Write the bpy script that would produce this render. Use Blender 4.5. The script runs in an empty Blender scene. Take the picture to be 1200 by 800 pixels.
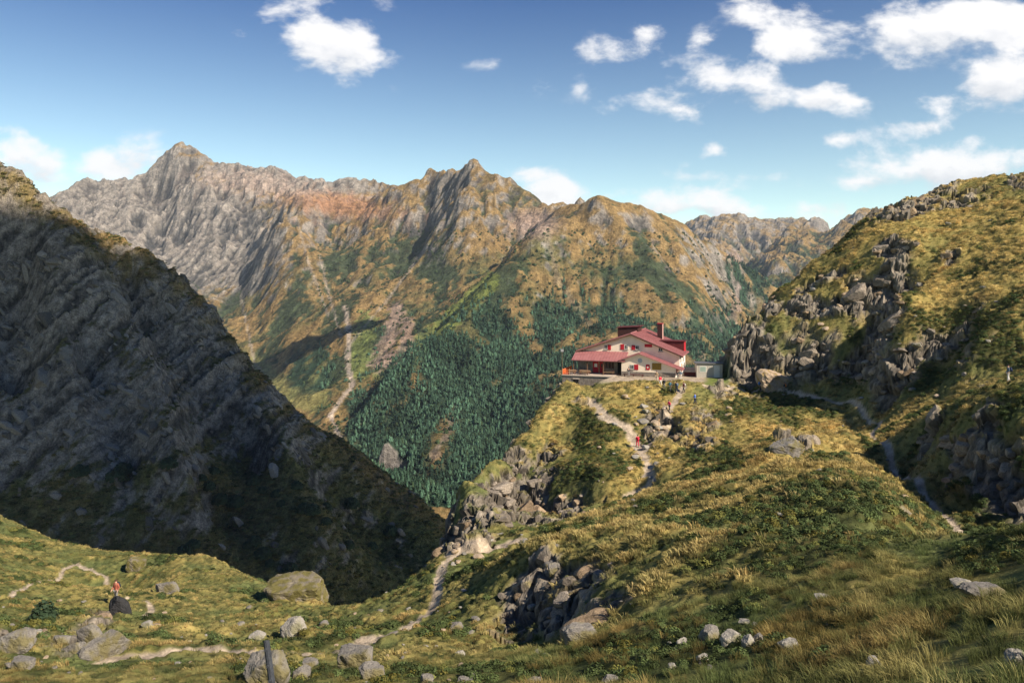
import bpy, bmesh, math, random, time
import numpy as np
from mathutils import Vector, Matrix
T0=time.time()
def log(*a): print('[%.1fs]'%(time.time()-T0),*a,flush=True)
scn=bpy.context.scene
COL=scn.collection
random.seed(7); RNG=np.random.default_rng(7)
F=933.333
HZ=330.0
def W(px,py,Y): return np.array([(px-600)/F*Y,Y,(HZ-py)/F*Y])

# ------------------------------------------------------------------ numpy noise
_P=np.random.default_rng(11).permutation(4096).astype(np.int32)
_R=np.random.default_rng(12).random(4096).astype(np.float32)
_GX=np.cos(_R*2*math.pi).astype(np.float32); _GY=np.sin(_R*2*math.pi).astype(np.float32)
def _hi(ix,iy,seed): return _P[(_P[(ix+seed*131)&4095]+iy)&4095]
def hash01(ix,iy,seed=0): return _R[_hi(ix,iy,seed)]
def perlin(x,y,seed=0):
    x=np.asarray(x); y=np.asarray(y)
    x0=np.floor(x); y0=np.floor(y); fx=(x-x0).astype(np.float32); fy=(y-y0).astype(np.float32)
    ix=x0.astype(np.int32); iy=y0.astype(np.int32)
    ux=fx*fx*fx*(fx*(fx*6-15)+10); uy=fy*fy*fy*(fy*(fy*6-15)+10)
    A=_P[(ix+seed*131)&4095]; Bb=_P[(ix+1+seed*131)&4095]
    def g(a,j,dx,dy):
        h=_P[(a+j)&4095]
        return _GX[h]*dx+_GY[h]*dy
    n00=g(A,iy,fx,fy); n10=g(Bb,iy,fx-1,fy); n01=g(A,iy+1,fx,fy-1); n11=g(Bb,iy+1,fx-1,fy-1)
    a=n00+(n10-n00)*ux; b=n01+(n11-n01)*ux
    return (a+(b-a)*uy)*np.float32(1.5)
def fbm(x,y,oct=5,seed=0,gain=0.5,lac=2.03):
    s=0;a=1;t=0
    for o in range(oct):
        s=s+a*perlin(x,y,seed+o*17); t+=a; a*=gain; x=x*lac+13.7; y=y*lac+7.3
    return s/t
def ridged(x,y,oct=5,seed=0,gain=0.5,lac=2.07):
    s=0;a=1;t=0;w=1
    for o in range(oct):
        n=1-np.abs(perlin(x,y,seed+o*31)); n=n*n*w; w=np.clip(n*1.6,0,1)
        s=s+a*n; t+=a; a*=gain; x=x*lac+3.1; y=y*lac+9.2
    return s/t
def voronoi(x,y,seed=0):
    """returns random value of the nearest cell, distance to border (F2-F1), and offset to the cell point"""
    ix=np.floor(x).astype(np.int32); iy=np.floor(y).astype(np.int32)
    b1=np.full(x.shape,9.);b2=np.full(x.shape,9.);r=np.zeros(x.shape);ox=np.zeros(x.shape);oy=np.zeros(x.shape)
    for dx in (-1,0,1):
        for dy in (-1,0,1):
            cx=ix+dx; cy=iy+dy
            px=cx+hash01(cx,cy,seed+1); py=cy+hash01(cx,cy,seed+2)
            ax=x-px; ay=y-py; d=np.sqrt(ax*ax+ay*ay)
            m=d<b1
            b2=np.where(m,b1,np.minimum(b2,d)); b1=np.where(m,d,b1)
            rr=hash01(cx,cy,seed+3); r=np.where(m,rr,r); ox=np.where(m,ax,ox); oy=np.where(m,ay,oy)
    return r,b2-b1,ox,oy
def sstep(a,b,x):
    t=np.clip((x-a)/(b-a),0,1); return t*t*(3-2*t)
def mix(a,b,t): return a+(b-a)*t
def mixc(c,d,t): return c+(np.asarray(d)-c)*t[...,None]
def blob(px,py,cx,cy,rx,ry,ang=0.):
    c=math.cos(math.radians(ang)); s=math.sin(math.radians(ang))
    dx=px-cx; dy=py-cy
    a=(dx*c+dy*s)/rx; b=(-dx*s+dy*c)/ry
    return np.exp(-(a*a+b*b))
def polydist(px,py,pts):
    """distance in the same unit to a polyline"""
    best=np.full(px.shape,1e9)
    for (x0,y0),(x1,y1) in zip(pts[:-1],pts[1:]):
        dx=x1-x0; dy=y1-y0; L=dx*dx+dy*dy+1e-9
        t=np.clip(((px-x0)*dx+(py-y0)*dy)/L,0,1)
        best=np.minimum(best,np.hypot(px-(x0+t*dx),py-(y0+t*dy)))
    return best
def rbf_fit(P,V,c):
    D=np.sqrt(((P[:,None]-P[None])**2).sum(-1)+c*c)
    n=len(P); A=np.zeros((n+3,n+3)); A[:n,:n]=-D-np.eye(n)*1e-4*0; A[:n,n]=1;A[:n,n+1:]=P;A[n,:n]=1;A[n+1:,:n]=P.T
    b=np.zeros(n+3); b[:n]=V
    return np.linalg.lstsq(A,b,rcond=None)[0]
def rbf_eval(P,w,c,X):
    out=np.empty(len(X)); n=len(P)
    P=P.astype(np.float32); X=X.astype(np.float32); ww=w[:n].astype(np.float32)
    for i in range(0,len(X),20000):
        x=X[i:i+20000]
        D=np.sqrt((x[:,0:1]-P[None,:,0])**2+(x[:,1:2]-P[None,:,1])**2+np.float32(c*c))
        out[i:i+20000]=-(D@ww)+w[n]+x@w[n+1:]
    return out
def blur(a,n=1):
    for _ in range(n):
        p=np.pad(a,1,mode='edge'); a=(p[:-2,1:-1]+p[2:,1:-1]+2*a)/4
        p=np.pad(a,1,mode='edge'); a=(p[1:-1,:-2]+p[1:-1,2:]+2*a)/4
    return a

# ------------------------------------------------------------------ object helpers
def tag(o,label=None,cat=None,group=None,kind=None):
    if label: o['label']=label
    if cat: o['category']=cat
    if group: o['group']=group
    if kind: o['kind']=kind
    return o
def link(o,parent=None):
    COL.objects.link(o)
    if parent is not None: o.parent=parent
    return o
def empty(name,loc,rz=0):
    o=bpy.data.objects.new(name,None); o.empty_display_size=.3; o.location=loc; o.rotation_euler=(0,0,rz)
    return link(o)
def mesh_obj(name,verts,faces,mat,parent=None,smooth=False):
    me=bpy.data.meshes.new(name); me.from_pydata([tuple(v) for v in verts],[],faces); me.update()
    if smooth: me.polygons.foreach_set('use_smooth',[True]*len(me.polygons))
    if mat: me.materials.append(mat)
    return link(bpy.data.objects.new(name,me),parent)
def bm_obj(name,bm,mat,parent=None,smooth=False,loc=None):
    me=bpy.data.meshes.new(name); bmesh.ops.recalc_face_normals(bm,faces=bm.faces[:]); bm.to_mesh(me); bm.free()
    if smooth: me.polygons.foreach_set('use_smooth',[True]*len(me.polygons))
    if mat: me.materials.append(mat)
    o=bpy.data.objects.new(name,me)
    if loc is not None: o.location=loc
    return link(o,parent)
def grid_mesh(name,V,mat,col=None,keep=None,smooth=True):
    """V: (R,C,3) array"""
    R,C=V.shape[:2]
    idx=np.arange(R*C).reshape(R,C)
    q=np.stack([idx[:-1,:-1],idx[:-1,1:],idx[1:,1:],idx[1:,:-1]],-1).reshape(-1,4)
    if keep is not None: q=q[keep.reshape(-1)]
    used=np.zeros(R*C,bool); used[q.ravel()]=True
    remap=np.cumsum(used)-1
    v=V.reshape(-1,3)[used]; q=remap[q]
    me=bpy.data.meshes.new(name)
    me.vertices.add(len(v)); me.vertices.foreach_set('co',v.astype(np.float32).ravel())
    me.loops.add(q.size); me.loops.foreach_set('vertex_index',q.astype(np.int32).ravel())
    me.polygons.add(len(q)); me.polygons.foreach_set('loop_start',np.arange(0,q.size,4,dtype=np.int32))
    me.polygons.foreach_set('loop_total',np.full(len(q),4,dtype=np.int32))
    me.polygons.foreach_set('use_smooth',np.full(len(q),smooth,dtype=bool))
    me.update(calc_edges=True)
    if col is not None:
        at=me.color_attributes.new('Col','FLOAT_COLOR','POINT')
        c=np.ones((len(v),4),np.float32); cc=col.reshape(-1,col.shape[-1])[used]; c[:,:cc.shape[1]]=cc
        at.data.foreach_set('color',c.ravel())
    me.materials.append(mat)
    return link(bpy.data.objects.new(name,me))

# ------------------------------------------------------------------ materials
def nmat(name):
    m=bpy.data.materials.new(name); m.use_nodes=True; nt=m.node_tree
    b=nt.nodes['Principled BSDF']; b.inputs['Roughness'].default_value=.9
    b.inputs['Specular IOR Level'].default_value=.15
    return m,nt,b
def noise_node(nt,scale,detail=5,rough=.6,coord=None,dist=0):
    n=nt.nodes.new('ShaderNodeTexNoise'); n.inputs['Scale'].default_value=scale; n.inputs['Detail'].default_value=detail
    n.inputs['Roughness'].default_value=rough; n.inputs['Distortion'].default_value=dist
    if coord is not None: nt.links.new(coord,n.inputs['Vector'])
    return n
def plain(name,col,rough=.8,var=.12,scale=6,spec=.2,bump=0,metal=0):
    m,nt,b=nmat(name)
    tc=nt.nodes.new('ShaderNodeTexCoord')
    n=noise_node(nt,scale,6,.65,tc.outputs['Object'])
    r=nt.nodes.new('ShaderNodeValToRGB')
    c=np.array(col)
    r.color_ramp.elements[0].position=.3; r.color_ramp.elements[1].position=.7
    r.color_ramp.elements[0].color=(*(c*(1-var)),1); r.color_ramp.elements[1].color=(*np.minimum(c*(1+var),1),1)
    nt.links.new(n.outputs['Fac'],r.inputs['Fac']); nt.links.new(r.outputs['Color'],b.inputs['Base Color'])
    b.inputs['Roughness'].default_value=rough; b.inputs['Specular IOR Level'].default_value=spec; b.inputs['Metallic'].default_value=metal
    if bump:
        bp=nt.nodes.new('ShaderNodeBump'); bp.inputs['Strength'].default_value=bump; bp.inputs['Distance'].default_value=.03
        nt.links.new(n.outputs['Fac'],bp.inputs['Height']); nt.links.new(bp.outputs['Normal'],b.inputs['Normal'])
    return m
def terrain_mat(name,scales,bumpd,cvar=.35):
    """vertex colour times multi scale noise, with bump; scales in 1/m"""
    m,nt,b=nmat(name); N=nt.nodes; L=nt.links
    geo=N.new('ShaderNodeNewGeometry'); at=N.new('ShaderNodeAttribute'); at.attribute_name='Col'
    n1=noise_node(nt,scales[0],8,.7,geo.outputs['Position']); n2=noise_node(nt,scales[1],6,.7,geo.outputs['Position'])
    mp=N.new('ShaderNodeMapRange'); mp.inputs[1].default_value=.3; mp.inputs[2].default_value=.7
    mp.inputs[3].default_value=1-cvar; mp.inputs[4].default_value=1+cvar; L.new(n1.outputs['Fac'],mp.inputs[0])
    mp2=N.new('ShaderNodeMapRange'); mp2.inputs[1].default_value=.3; mp2.inputs[2].default_value=.7
    mp2.inputs[3].default_value=1-cvar*.8; mp2.inputs[4].default_value=1+cvar*.8; L.new(n2.outputs['Fac'],mp2.inputs[0])
    mm=N.new('ShaderNodeMath'); mm.operation='MULTIPLY'; L.new(mp.outputs[0],mm.inputs[0]); L.new(mp2.outputs[0],mm.inputs[1])
    vm=N.new('ShaderNodeVectorMath'); vm.operation='SCALE'; L.new(at.outputs['Color'],vm.inputs[0]); L.new(mm.outputs[0],vm.inputs['Scale'])
    L.new(vm.outputs[0],b.inputs['Base Color'])
    ad=N.new('ShaderNodeMath'); ad.operation='MULTIPLY_ADD'; L.new(n2.outputs['Fac'],ad.inputs[0]); ad.inputs[1].default_value=.35; L.new(n1.outputs['Fac'],ad.inputs[2])
    bp=N.new('ShaderNodeBump'); bp.inputs['Strength'].default_value=1; bp.inputs['Distance'].default_value=bumpd
    L.new(ad.outputs[0],bp.inputs['Height']); L.new(bp.outputs['Normal'],b.inputs['Normal'])
    b.inputs['Specular IOR Level'].default_value=.05
    return m

# ------------------------------------------------------------------ erosion on a (X/Y, ln Y) grid
def erode(z,S,iters,K,m=.45,talus=1.3):
    R,C=z.shape; N=R*C
    idx=np.arange(N).reshape(R,C)
    for it in range(iters):
        best=np.zeros((R,C)); rc=idx.copy(); dd=np.ones((R,C))
        zp=np.pad(z,1,mode='constant',constant_values=1e9); ip=np.pad(idx,1,mode='edge')
        for dx in (-1,0,1):
            for dy in (-1,0,1):
                if dx==0 and dy==0: continue
                k=math.hypot(dx,dy)
                s=(z-zp[1+dy:R+1+dy,1+dx:C+1+dx])/(S*k)
                mk=s>best
                best=np.where(mk,s,best); rc=np.where(mk,ip[1+dy:R+1+dy,1+dx:C+1+dx],rc); dd=np.where(mk,k,dd)
        rcv=rc.ravel().tolist(); order=np.argsort(z,axis=None); ol=order.tolist()
        A=(S*S).ravel().tolist()
        for i in reversed(ol):
            r=rcv[i]
            if r!=i: A[r]+=A[i]
        fac=(K*np.power(np.array(A),m)/(S*dd).ravel()); fac=fac.tolist()
        zl=z.ravel().tolist()
        for i in ol:
            r=rcv[i]
            if r!=i:
                f=fac[i]; zr=zl[r]
                if zl[i]>zr: zl[i]=(zl[i]+f*zr)/(1+f)
        z=np.array(zl).reshape(R,C)
        # soften hillslopes
        z=mix(z,blur(z),.25)
    return z

def block(ctrl,px0,px1,dpx,Y0,Y1,dw):
    px=np.arange(px0,px1+dpx,dpx); w=np.arange(math.log(Y0),math.log(Y1),dw)
    PX,Wd=np.meshgrid(px,w); Y=np.exp(Wd); X=(PX-600)/F*Y
    return PX,Y,X
def densify(line,step=14):
    out=[]
    for a,b in zip(line[:-1],line[1:]):
        n=max(1,int(math.hypot(b[0]-a[0],b[1]-a[1])/step))
        for k in range(n): out.append(tuple(a[j]+(b[j]-a[j])*k/n for j in range(3)))
    out.append(tuple(line[-1])); return out
def line(ctrl,l,step=25): ctrl+=densify(l,step)

# ================================================================== FAR MOUNTAINS
def add_ridge(ctrl,line,back=((70,1.10),(200,1.3)),step=14):
    d=densify(line,step)
    ctrl+=d
    for i,(a,b,Y) in enumerate(d):
        if i%3==0:
            for dp,k in back: ctrl.append((a,b+dp,Y*k))
def build_far():
    c=[]; sil=[]
    R1=[(-150,240,3900),(0,240,3900),(55,232,4000),(75,222,4000),(100,209,4050),(130,214,4100),(165,205,4200),(185,190,4200),(203,171,4200),(215,166,4200),(232,177,4200),(255,192,4200),(275,192,4150),(300,197,4100),(330,198,4100),(350,207,4000),(367,211,3950),(398,217,3900),(411,210,3900),(435,213,3900),(460,219,3700)]
    R2=[(472,217,3150),(489,206,3100),(509,199,3050),(519,199,3000),(526,204,2900),(533,199,2850),(543,195,2820),(551,188,2800),(556,191,2780),(570,200,2750),(587,207,2730),(610,219,2700),(624,227,2680),(637,239,2650),(666,239,2600),(685,241,2450)]
    R3=[(688,239,2250),(692,232,2120),(698,230,2100),(711,234,2110),(735,237,2130),(755,242,2180),(775,251,2240),(796,259,2300),(816,276,2350),(836,288,2400),(857,301,2440),(870,311,2480),(887,318,2520)]
    R4=[(790,275,5500),(804,261,5500),(816,256,5500),(836,256,5500),(857,251,5500),(870,256,5500),(887,260,5500),(921,256,5500),(938,262,5500),(965,261,5500),(975,261,5200),(985,258,4700),(1000,250,4500),(1019,246,4500),(1060,242,4500),(1120,240,4500),(1350,230,4500)]
    for R in (R1,R2,R3,R4): add_ridge(c,R); sil+=densify(R,8)
    c3=[(692,234,2110),(685,256,2080),(644,265,2020),(624,281,1950),(590,312,1880),(570,335,1800),(536,369,1700),(489,403,1600),(440,460,1480),(405,512,1400)]
    line(c,c3)
    line(c,[(655,262,2350),(620,266,2300),(592,300,2150),(570,325,2050),(545,352,1950),(510,395,1800),(460,440,1650),(415,500,1480)])
    sub=[(889,301,3900),(904,288,4050),(915,277,4150),(927,269,4200),(940,273,4250),(954,278,4300),(988,268,4350)]
    add_ridge(c,sub,((45,1.1),)); sil+=densify(sub,8)
    c+=[(900,320,3500),(960,315,3500),(1010,300,3600),(880,345,3000),(905,335,3100),(870,385,2300),(862,420,1850),(940,335,2900),(1050,330,3200),(860,290,4700),(920,285,4900),(830,285,4600)]
    line(c,[(400,226,3500),(375,230,3300),(351,231,3100),(335,260,2950),(330,300,2800),(340,350,2500),(360,410,2100)])
    line(c,[(165,245,3900),(150,290,3500),(160,330,3100)]); line(c,[(215,200,4050),(230,260,3700),(240,320,3200),(265,390,2500),(280,420,2250)])
    line(c,[(190,240,4050),(195,300,3600),(200,360,2900)])
    line(c,[(300,240,3700),(285,300,3250),(287,350,2850),(300,420,2250),(330,465,1800)],20)
    line(c,[(110,240,3950),(100,300,3300)]); c+=[(0,300,3300),(-120,320,3200)]
    line(c,[(500,212,3000),(470,240,2900),(448,280,2780),(430,315,2600),(428,345,2350)])
    line(c,[(551,190,2790),(545,225,2650),(540,265,2520),(530,330,2300),(495,385,2080)])
    line(c,[(526,215,2880),(500,275,2760),(473,320,2560),(447,355,2280),(425,385,2050)],18)
    line(c,[(587,215,2700),(600,260,2560),(612,290,2480),(600,315,2330),(570,320,2180)])
    line(c,[(400,260,3300),(385,300,2950),(395,345,2550),(410,390,2080)])
    line(c,[(408,390,2040),(409,420,1850),(412,450,1700),(388,485,1540),(401,517,1400),(440,545,1230),(500,590,1060),(600,660,900)],12)
    line(c,[(445,380,2000),(500,372,2050),(520,385,1880),(470,430,1690)])
    c+=[(370,460,1650),(330,455,1850),(360,410,2030),(300,470,1800),(350,500,1550),(300,400,2350)]
    add_ridge(c,[(330,500,1120),(380,522,1060),(430,543,1000),(480,556,960),(520,575,920),(560,600,880)],((40,1.1),))
    c+=[(450,572,1200),(540,570,1080),(620,580,1000),(480,480,1400),(550,450,1450),(600,400,1600),(650,350,1800),(700,300,1950),(650,450,1350),(700,400,1550),(700,480,1250),(650,520,1150),(580,500,1280),
        (800,400,1700),(800,330,2000),(850,380,2000),(830,440,1500),(860,350,2250),(760,280,2080),(740,340,1800),(780,450,1350),
        (700,560,1000),(800,560,1000),(900,600,900),(300,600,900),(100,640,900),(-100,640,900),(1100,600,900),(1300,600,900),
        (1200,400,2200),(1000,480,1300),(1300,330,3000),
        (-150,800,600),(200,800,600),(500,850,600),(800,800,600),(1300,800,600),
        (-150,330,6600),(200,330,6600),(500,330,6600),(800,330,6800),(1300,330,6800)]
    # crests running down the right face of the near spur
    for l in ([(735,238,2120),(770,300,1950),(800,360,1750),(830,420,1560)],[(755,243,2170),(800,300,2060),(840,360,1900)],[(711,236,2100),(720,290,1980),(750,350,1770),(775,410,1500)]): line(c,l)
    P=np.array(c,float); U=np.stack([(P[:,0]-600)/F,np.log(P[:,2])],1)
    dw=.00268
    PX,Y,X=block(None,-130,1330,2.5,650,6800,dw)
    keyz=(HZ-P[:,1])/F*P[:,2]
    wt=rbf_fit(U,P[:,1],.006)
    # evaluate coarse then upsample
    s=2
    pe=rbf_eval(U,wt,.006,np.stack([(PX[::s,::s].ravel()-600)/F,np.log(Y[::s,::s].ravel())],1)).reshape(PX[::s,::s].shape)
    ii=np.arange(PX.shape[0])/s; jj=np.arange(PX.shape[1])/s
    i0=np.minimum(ii.astype(int),pe.shape[0]-2); j0=np.minimum(jj.astype(int),pe.shape[1]-2); fi=(ii-i0)[:,None]; fj=(jj-j0)[None]
    py=(pe[i0][:,j0]*(1-fj)+pe[i0][:,j0+1]*fj)*(1-fi)+(pe[i0+1][:,j0]*(1-fj)+pe[i0+1][:,j0+1]*fj)*fi
    py=np.minimum(py,900)
    z=(HZ-py)/F*Y
    log('far rbf')
    sc=Y/2500.
    z=z+sc**.5*(28*fbm(X/420,Y/420,5,3)+16*(ridged(X/230,Y/230,4,11)-.5))
    z=z+np.clip(sc,.3,1.5)*(10*fbm(X/70,Y/70,4,13,.6)+14*(ridged(X/130,Y/130,3,19)-.5))
    S=Y*dw
    base=z.copy()
    zb=z.copy(); z=erode(z,S,9,.034,.5); z=zb-blur(.024*Y*np.tanh((zb-z)/(.024*Y)),1)
    log('eroded')
    hi=sstep(30,300,z)
    z=z+hi*np.clip(sc,.5,1.6)*40*(ridged(X/260+.3*fbm(X/90,Y/90,3,2),Y/260,4,47,.55)-.5)
    SKY=[p for p in R1 if p[0]<462]+R2+[p for p in R3 if p[0]<800]+[p for p in R4 if p[0]>804]
    kk=np.interp(PX,[0,300,500,640,700,800,900],[.1,.05,-.13,-.15,0,.1,.2]); cx=X+kk*(Y-2400)+75*fbm(X/260,Y/260,4,44)
    flute=ridged(cx/150,Y/420,5,41,.55)-.45; rough=flute*.8+.55*(ridged(X/75,Y/75,5,43,.6)-.45)
    z=z+(mix(21,40,hi)*rough+mix(3,6,hi)*fbm(X/22,Y/22,4,77,.6))*np.clip(sc,.4,1.6)*(.35+.65*sstep(2,38,(HZ-z/Y*F)-np.interp(PX,[p[0] for p in SKY],[p[1] for p in SKY])))
    # pull the skyline back on to its height: smooth residual of the visible maxima
    py=HZ-z/Y*F
    SL=np.array(sil); 
    cp=[];cv=[]
    for (a,b,Yk) in sil[::2]:
        j=int(round((a+130)/2.5)); 
        if j<1 or j>=PX.shape[1]-1 or 655<a<690: continue
        i=int((math.log(Yk)-math.log(650))/dw); lo=max(0,i-28); hi_=min(PX.shape[0],i+28)
        col=py[lo:hi_,j-1:j+2].mean(1); k=lo+int(col.argmin())
        cp.append(((PX[k,j]-600)/F,math.log(Y[k,j]))); cv.append(b-py[k,j])
    cp=np.array(cp); cv=np.array(cv); log('skyline residual px',np.abs(cv).mean(),np.abs(cv).max())
    corr=np.zeros(PX.shape); wsum=np.full(PX.shape,.3)
    xs=(PX-600)/F; ys=np.log(Y)
    for (a,b),v in zip(cp,cv):
        r=.035
        j0=max(0,int((a*F+600+130-110)/2.5)); j1=min(PX.shape[1],int((a*F+600+130+110)/2.5))
        i0=max(0,int((b-math.log(650)-.12)/dw)); i1=min(PX.shape[0],int((b-math.log(650)+.12)/dw))
        g=np.exp(-((xs[i0:i1,j0:j1]-a)**2/(.012**2)+(ys[i0:i1,j0:j1]-b)**2/(.05**2)))
        corr[i0:i1,j0:j1]+=g*v; wsum[i0:i1,j0:j1]+=g
    z=z-(corr/wsum)/F*Y
    py=HZ-z/Y*F
    # ---- colour
    gy=np.gradient(z,axis=0)/S; gx=np.gradient(z,axis=1)/(Y*2.5/F)
    slope=np.hypot(gx,gy)
    n1=fbm(X/180,Y/180,5,5); n2=fbm(X/35,Y/35,5,6,.6); n3=fbm(X/9,Y/9,3,8,.6)
    curv=(z-blur(z,6))/S   # convex ribs positive
    ochre=np.array([.215,.145,.062]); green=np.array([.08,.088,.036]); red=np.array([.27,.145,.08]); rock=np.array([.215,.195,.175]); rock_shade=np.array([.07,.066,.066])
    scree=np.array([.27,.21,.17]); forest=np.array([.028,.05,.03]); pale=np.array([.34,.3,.26])
    col=np.zeros(PX.shape+(3,))+ochre
    col=mixc(col,green,sstep(-.1,.5,n1+.45*n2+.1-hi*.6)*.8)
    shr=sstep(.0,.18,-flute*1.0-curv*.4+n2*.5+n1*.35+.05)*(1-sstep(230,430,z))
    col=mixc(col,np.array([.04,.056,.03]),shr*.95)  # dark scrub in the gullies, its contrast also painting rib shade
    col=mixc(col,red,sstep(.15,.3,n1*.5+n2*.3)*sstep(250,420,z)*.8*(PX<500))
    # rock by slope / height
    rk=sstep(.15,.6,(slope-1.05)*.9+n2*1.0+n1*.3+sstep(150,520,z)*.45-.2*sstep(0,-120,z))
    hl=(PX<345)*1.0
    rk=np.clip(rk+sstep(.0,.3,blob(PX,py,190,265,150,75,15)*1.3+n2*.5-.35)*hl,0,1)
    rk=np.clip(rk+sstep(.3,.6,blob(PX,py,340,208,110,22,5)*1.2+n2*.3-.1),0,1)
    rk=np.clip(rk+sstep(4400,5200,Y)*sstep(-.3,.3,n2+n1+slope*.4-.3),0,1)
    rc=mixc(np.zeros_like(col)+rock,rock_shade,sstep(-.0,.35,n2*.7-.5*curv+.4*n3-1.0*flute))  # rock between the ribs darkened in the colour as painted shade
    rc=mixc(rc,pale,sstep(.2,.6,n3+n1*.5)*.5)
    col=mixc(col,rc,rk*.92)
    col=mixc(col,red,np.clip(blob(PX,py,395,240,75,16,8)*1.6+n2-.3,0,1)*.9)
    col=mixc(col,np.array([.3,.22,.18]),np.clip(blob(PX,py,625,262,34,20,0)*1.8+n3*.5-.4,0,1)*.8)
    col=mixc(col,np.array([.33,.25,.2]),np.clip(blob(PX,py,300,215,90,18,6)*1.6+n2-.5,0,1)*.7)
    # green meadow bands, scree fan
    def band(pts,wd,c,amt=1.,nz=.6):
        nonlocal col
        d=polydist(PX,py,pts)+nz*wd*n2*1.6+nz*wd*.6*n3
        col=mixc(col,c,(1-sstep(wd*.6,wd,d))*amt)
    band([(575,330),(540,365),(500,400)],13,[.16,.19,.05],.9)
    band([(430,380),(420,430),(440,420)],16,[.15,.18,.055],.8)
    band([(500,395),(480,420),(450,440)],14,[.15,.17,.06],.8)
    band([(300,430),(340,465),(372,470),(365,430)],16,[.2,.19,.07],.8)
    band([(466,365),(455,400),(440,425)],12,[.25,.18,.15],.75,.7); band([(478,380),(472,412),(452,424)],10,[.25,.18,.15],.75,.7)
    for p in ([(405,360),(409,395),(407,425),(413,452),(400,468),(387,487),(395,505),(403,520)],): band(p,3.4,[.38,.31,.25],.9,.6)
    for p in ([(282,345),(290,385),(298,425),(318,450)],[(375,300),(385,345),(400,395)],[(492,300),(455,350),(412,400)],[(345,245),(362,310),(385,370)]): band(p,1.7,[.27,.23,.19],.65,.9)
    for p in ([(640,275),(655,330),(690,380)],): band(p,5,[.2,.17,.12],.5,.8)
    band([(505,535),(520,515),(540,470)],5,scree,.6,1.2); band([(860,300),(868,345),(855,378)],8,[.26,.2,.18],.6,1.0); band([(815,400),(822,425),(830,440)],6,[.35,.26,.2],.8,.6)
    # forest mask
    lim=np.interp(PX,[380,405,440,500,560,600,650,700,760,800,850,900,960,1050],[470,480,448,405,375,365,350,375,400,395,375,350,330,330])
    fm=sstep(-40,34,(py-lim)+75*n1+60*n2-70*flute)*(Y>860)*((PX>405)|(py>530))
    fm=np.maximum(fm,sstep(.35,.7,blob(PX,py,362,432,32,34)*1.2+n2*.4)*(PX<400))
    fm=np.maximum(fm,sstep(.35,.7,blob(PX,py,865,335,40,45,50)*1.1+n2*.5)*(Y>2300)*(Y<4000))
    fm=fm*(1-.85*sstep(.10,.26,flute+.35*n2)*sstep(470,420,py))
    strips=sstep(.12,.4,-curv*.5+n2*.5)*sstep(-60,0,(py-lim)+50*n1)
    fm=np.clip(np.maximum(fm,strips*.9)*(slope<2.2),0,1)
    fm=fm*(1-np.clip(blob(PX,py,515,520,10,30,20)*1.4,0,1))*(1-(polydist(PX,py,[(409,395),(413,452),(387,487),(403,520)])<6))
    col=mixc(col,forest,fm)
    V=np.stack([X,Y,z],-1)
    m=terrain_mat('far_mountain_ground',(.03,.14),13.0,.6)
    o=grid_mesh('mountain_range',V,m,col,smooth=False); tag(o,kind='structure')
    return PX,Y,X,z,py,fm,slope
FAR=build_far(); log('far built')

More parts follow.
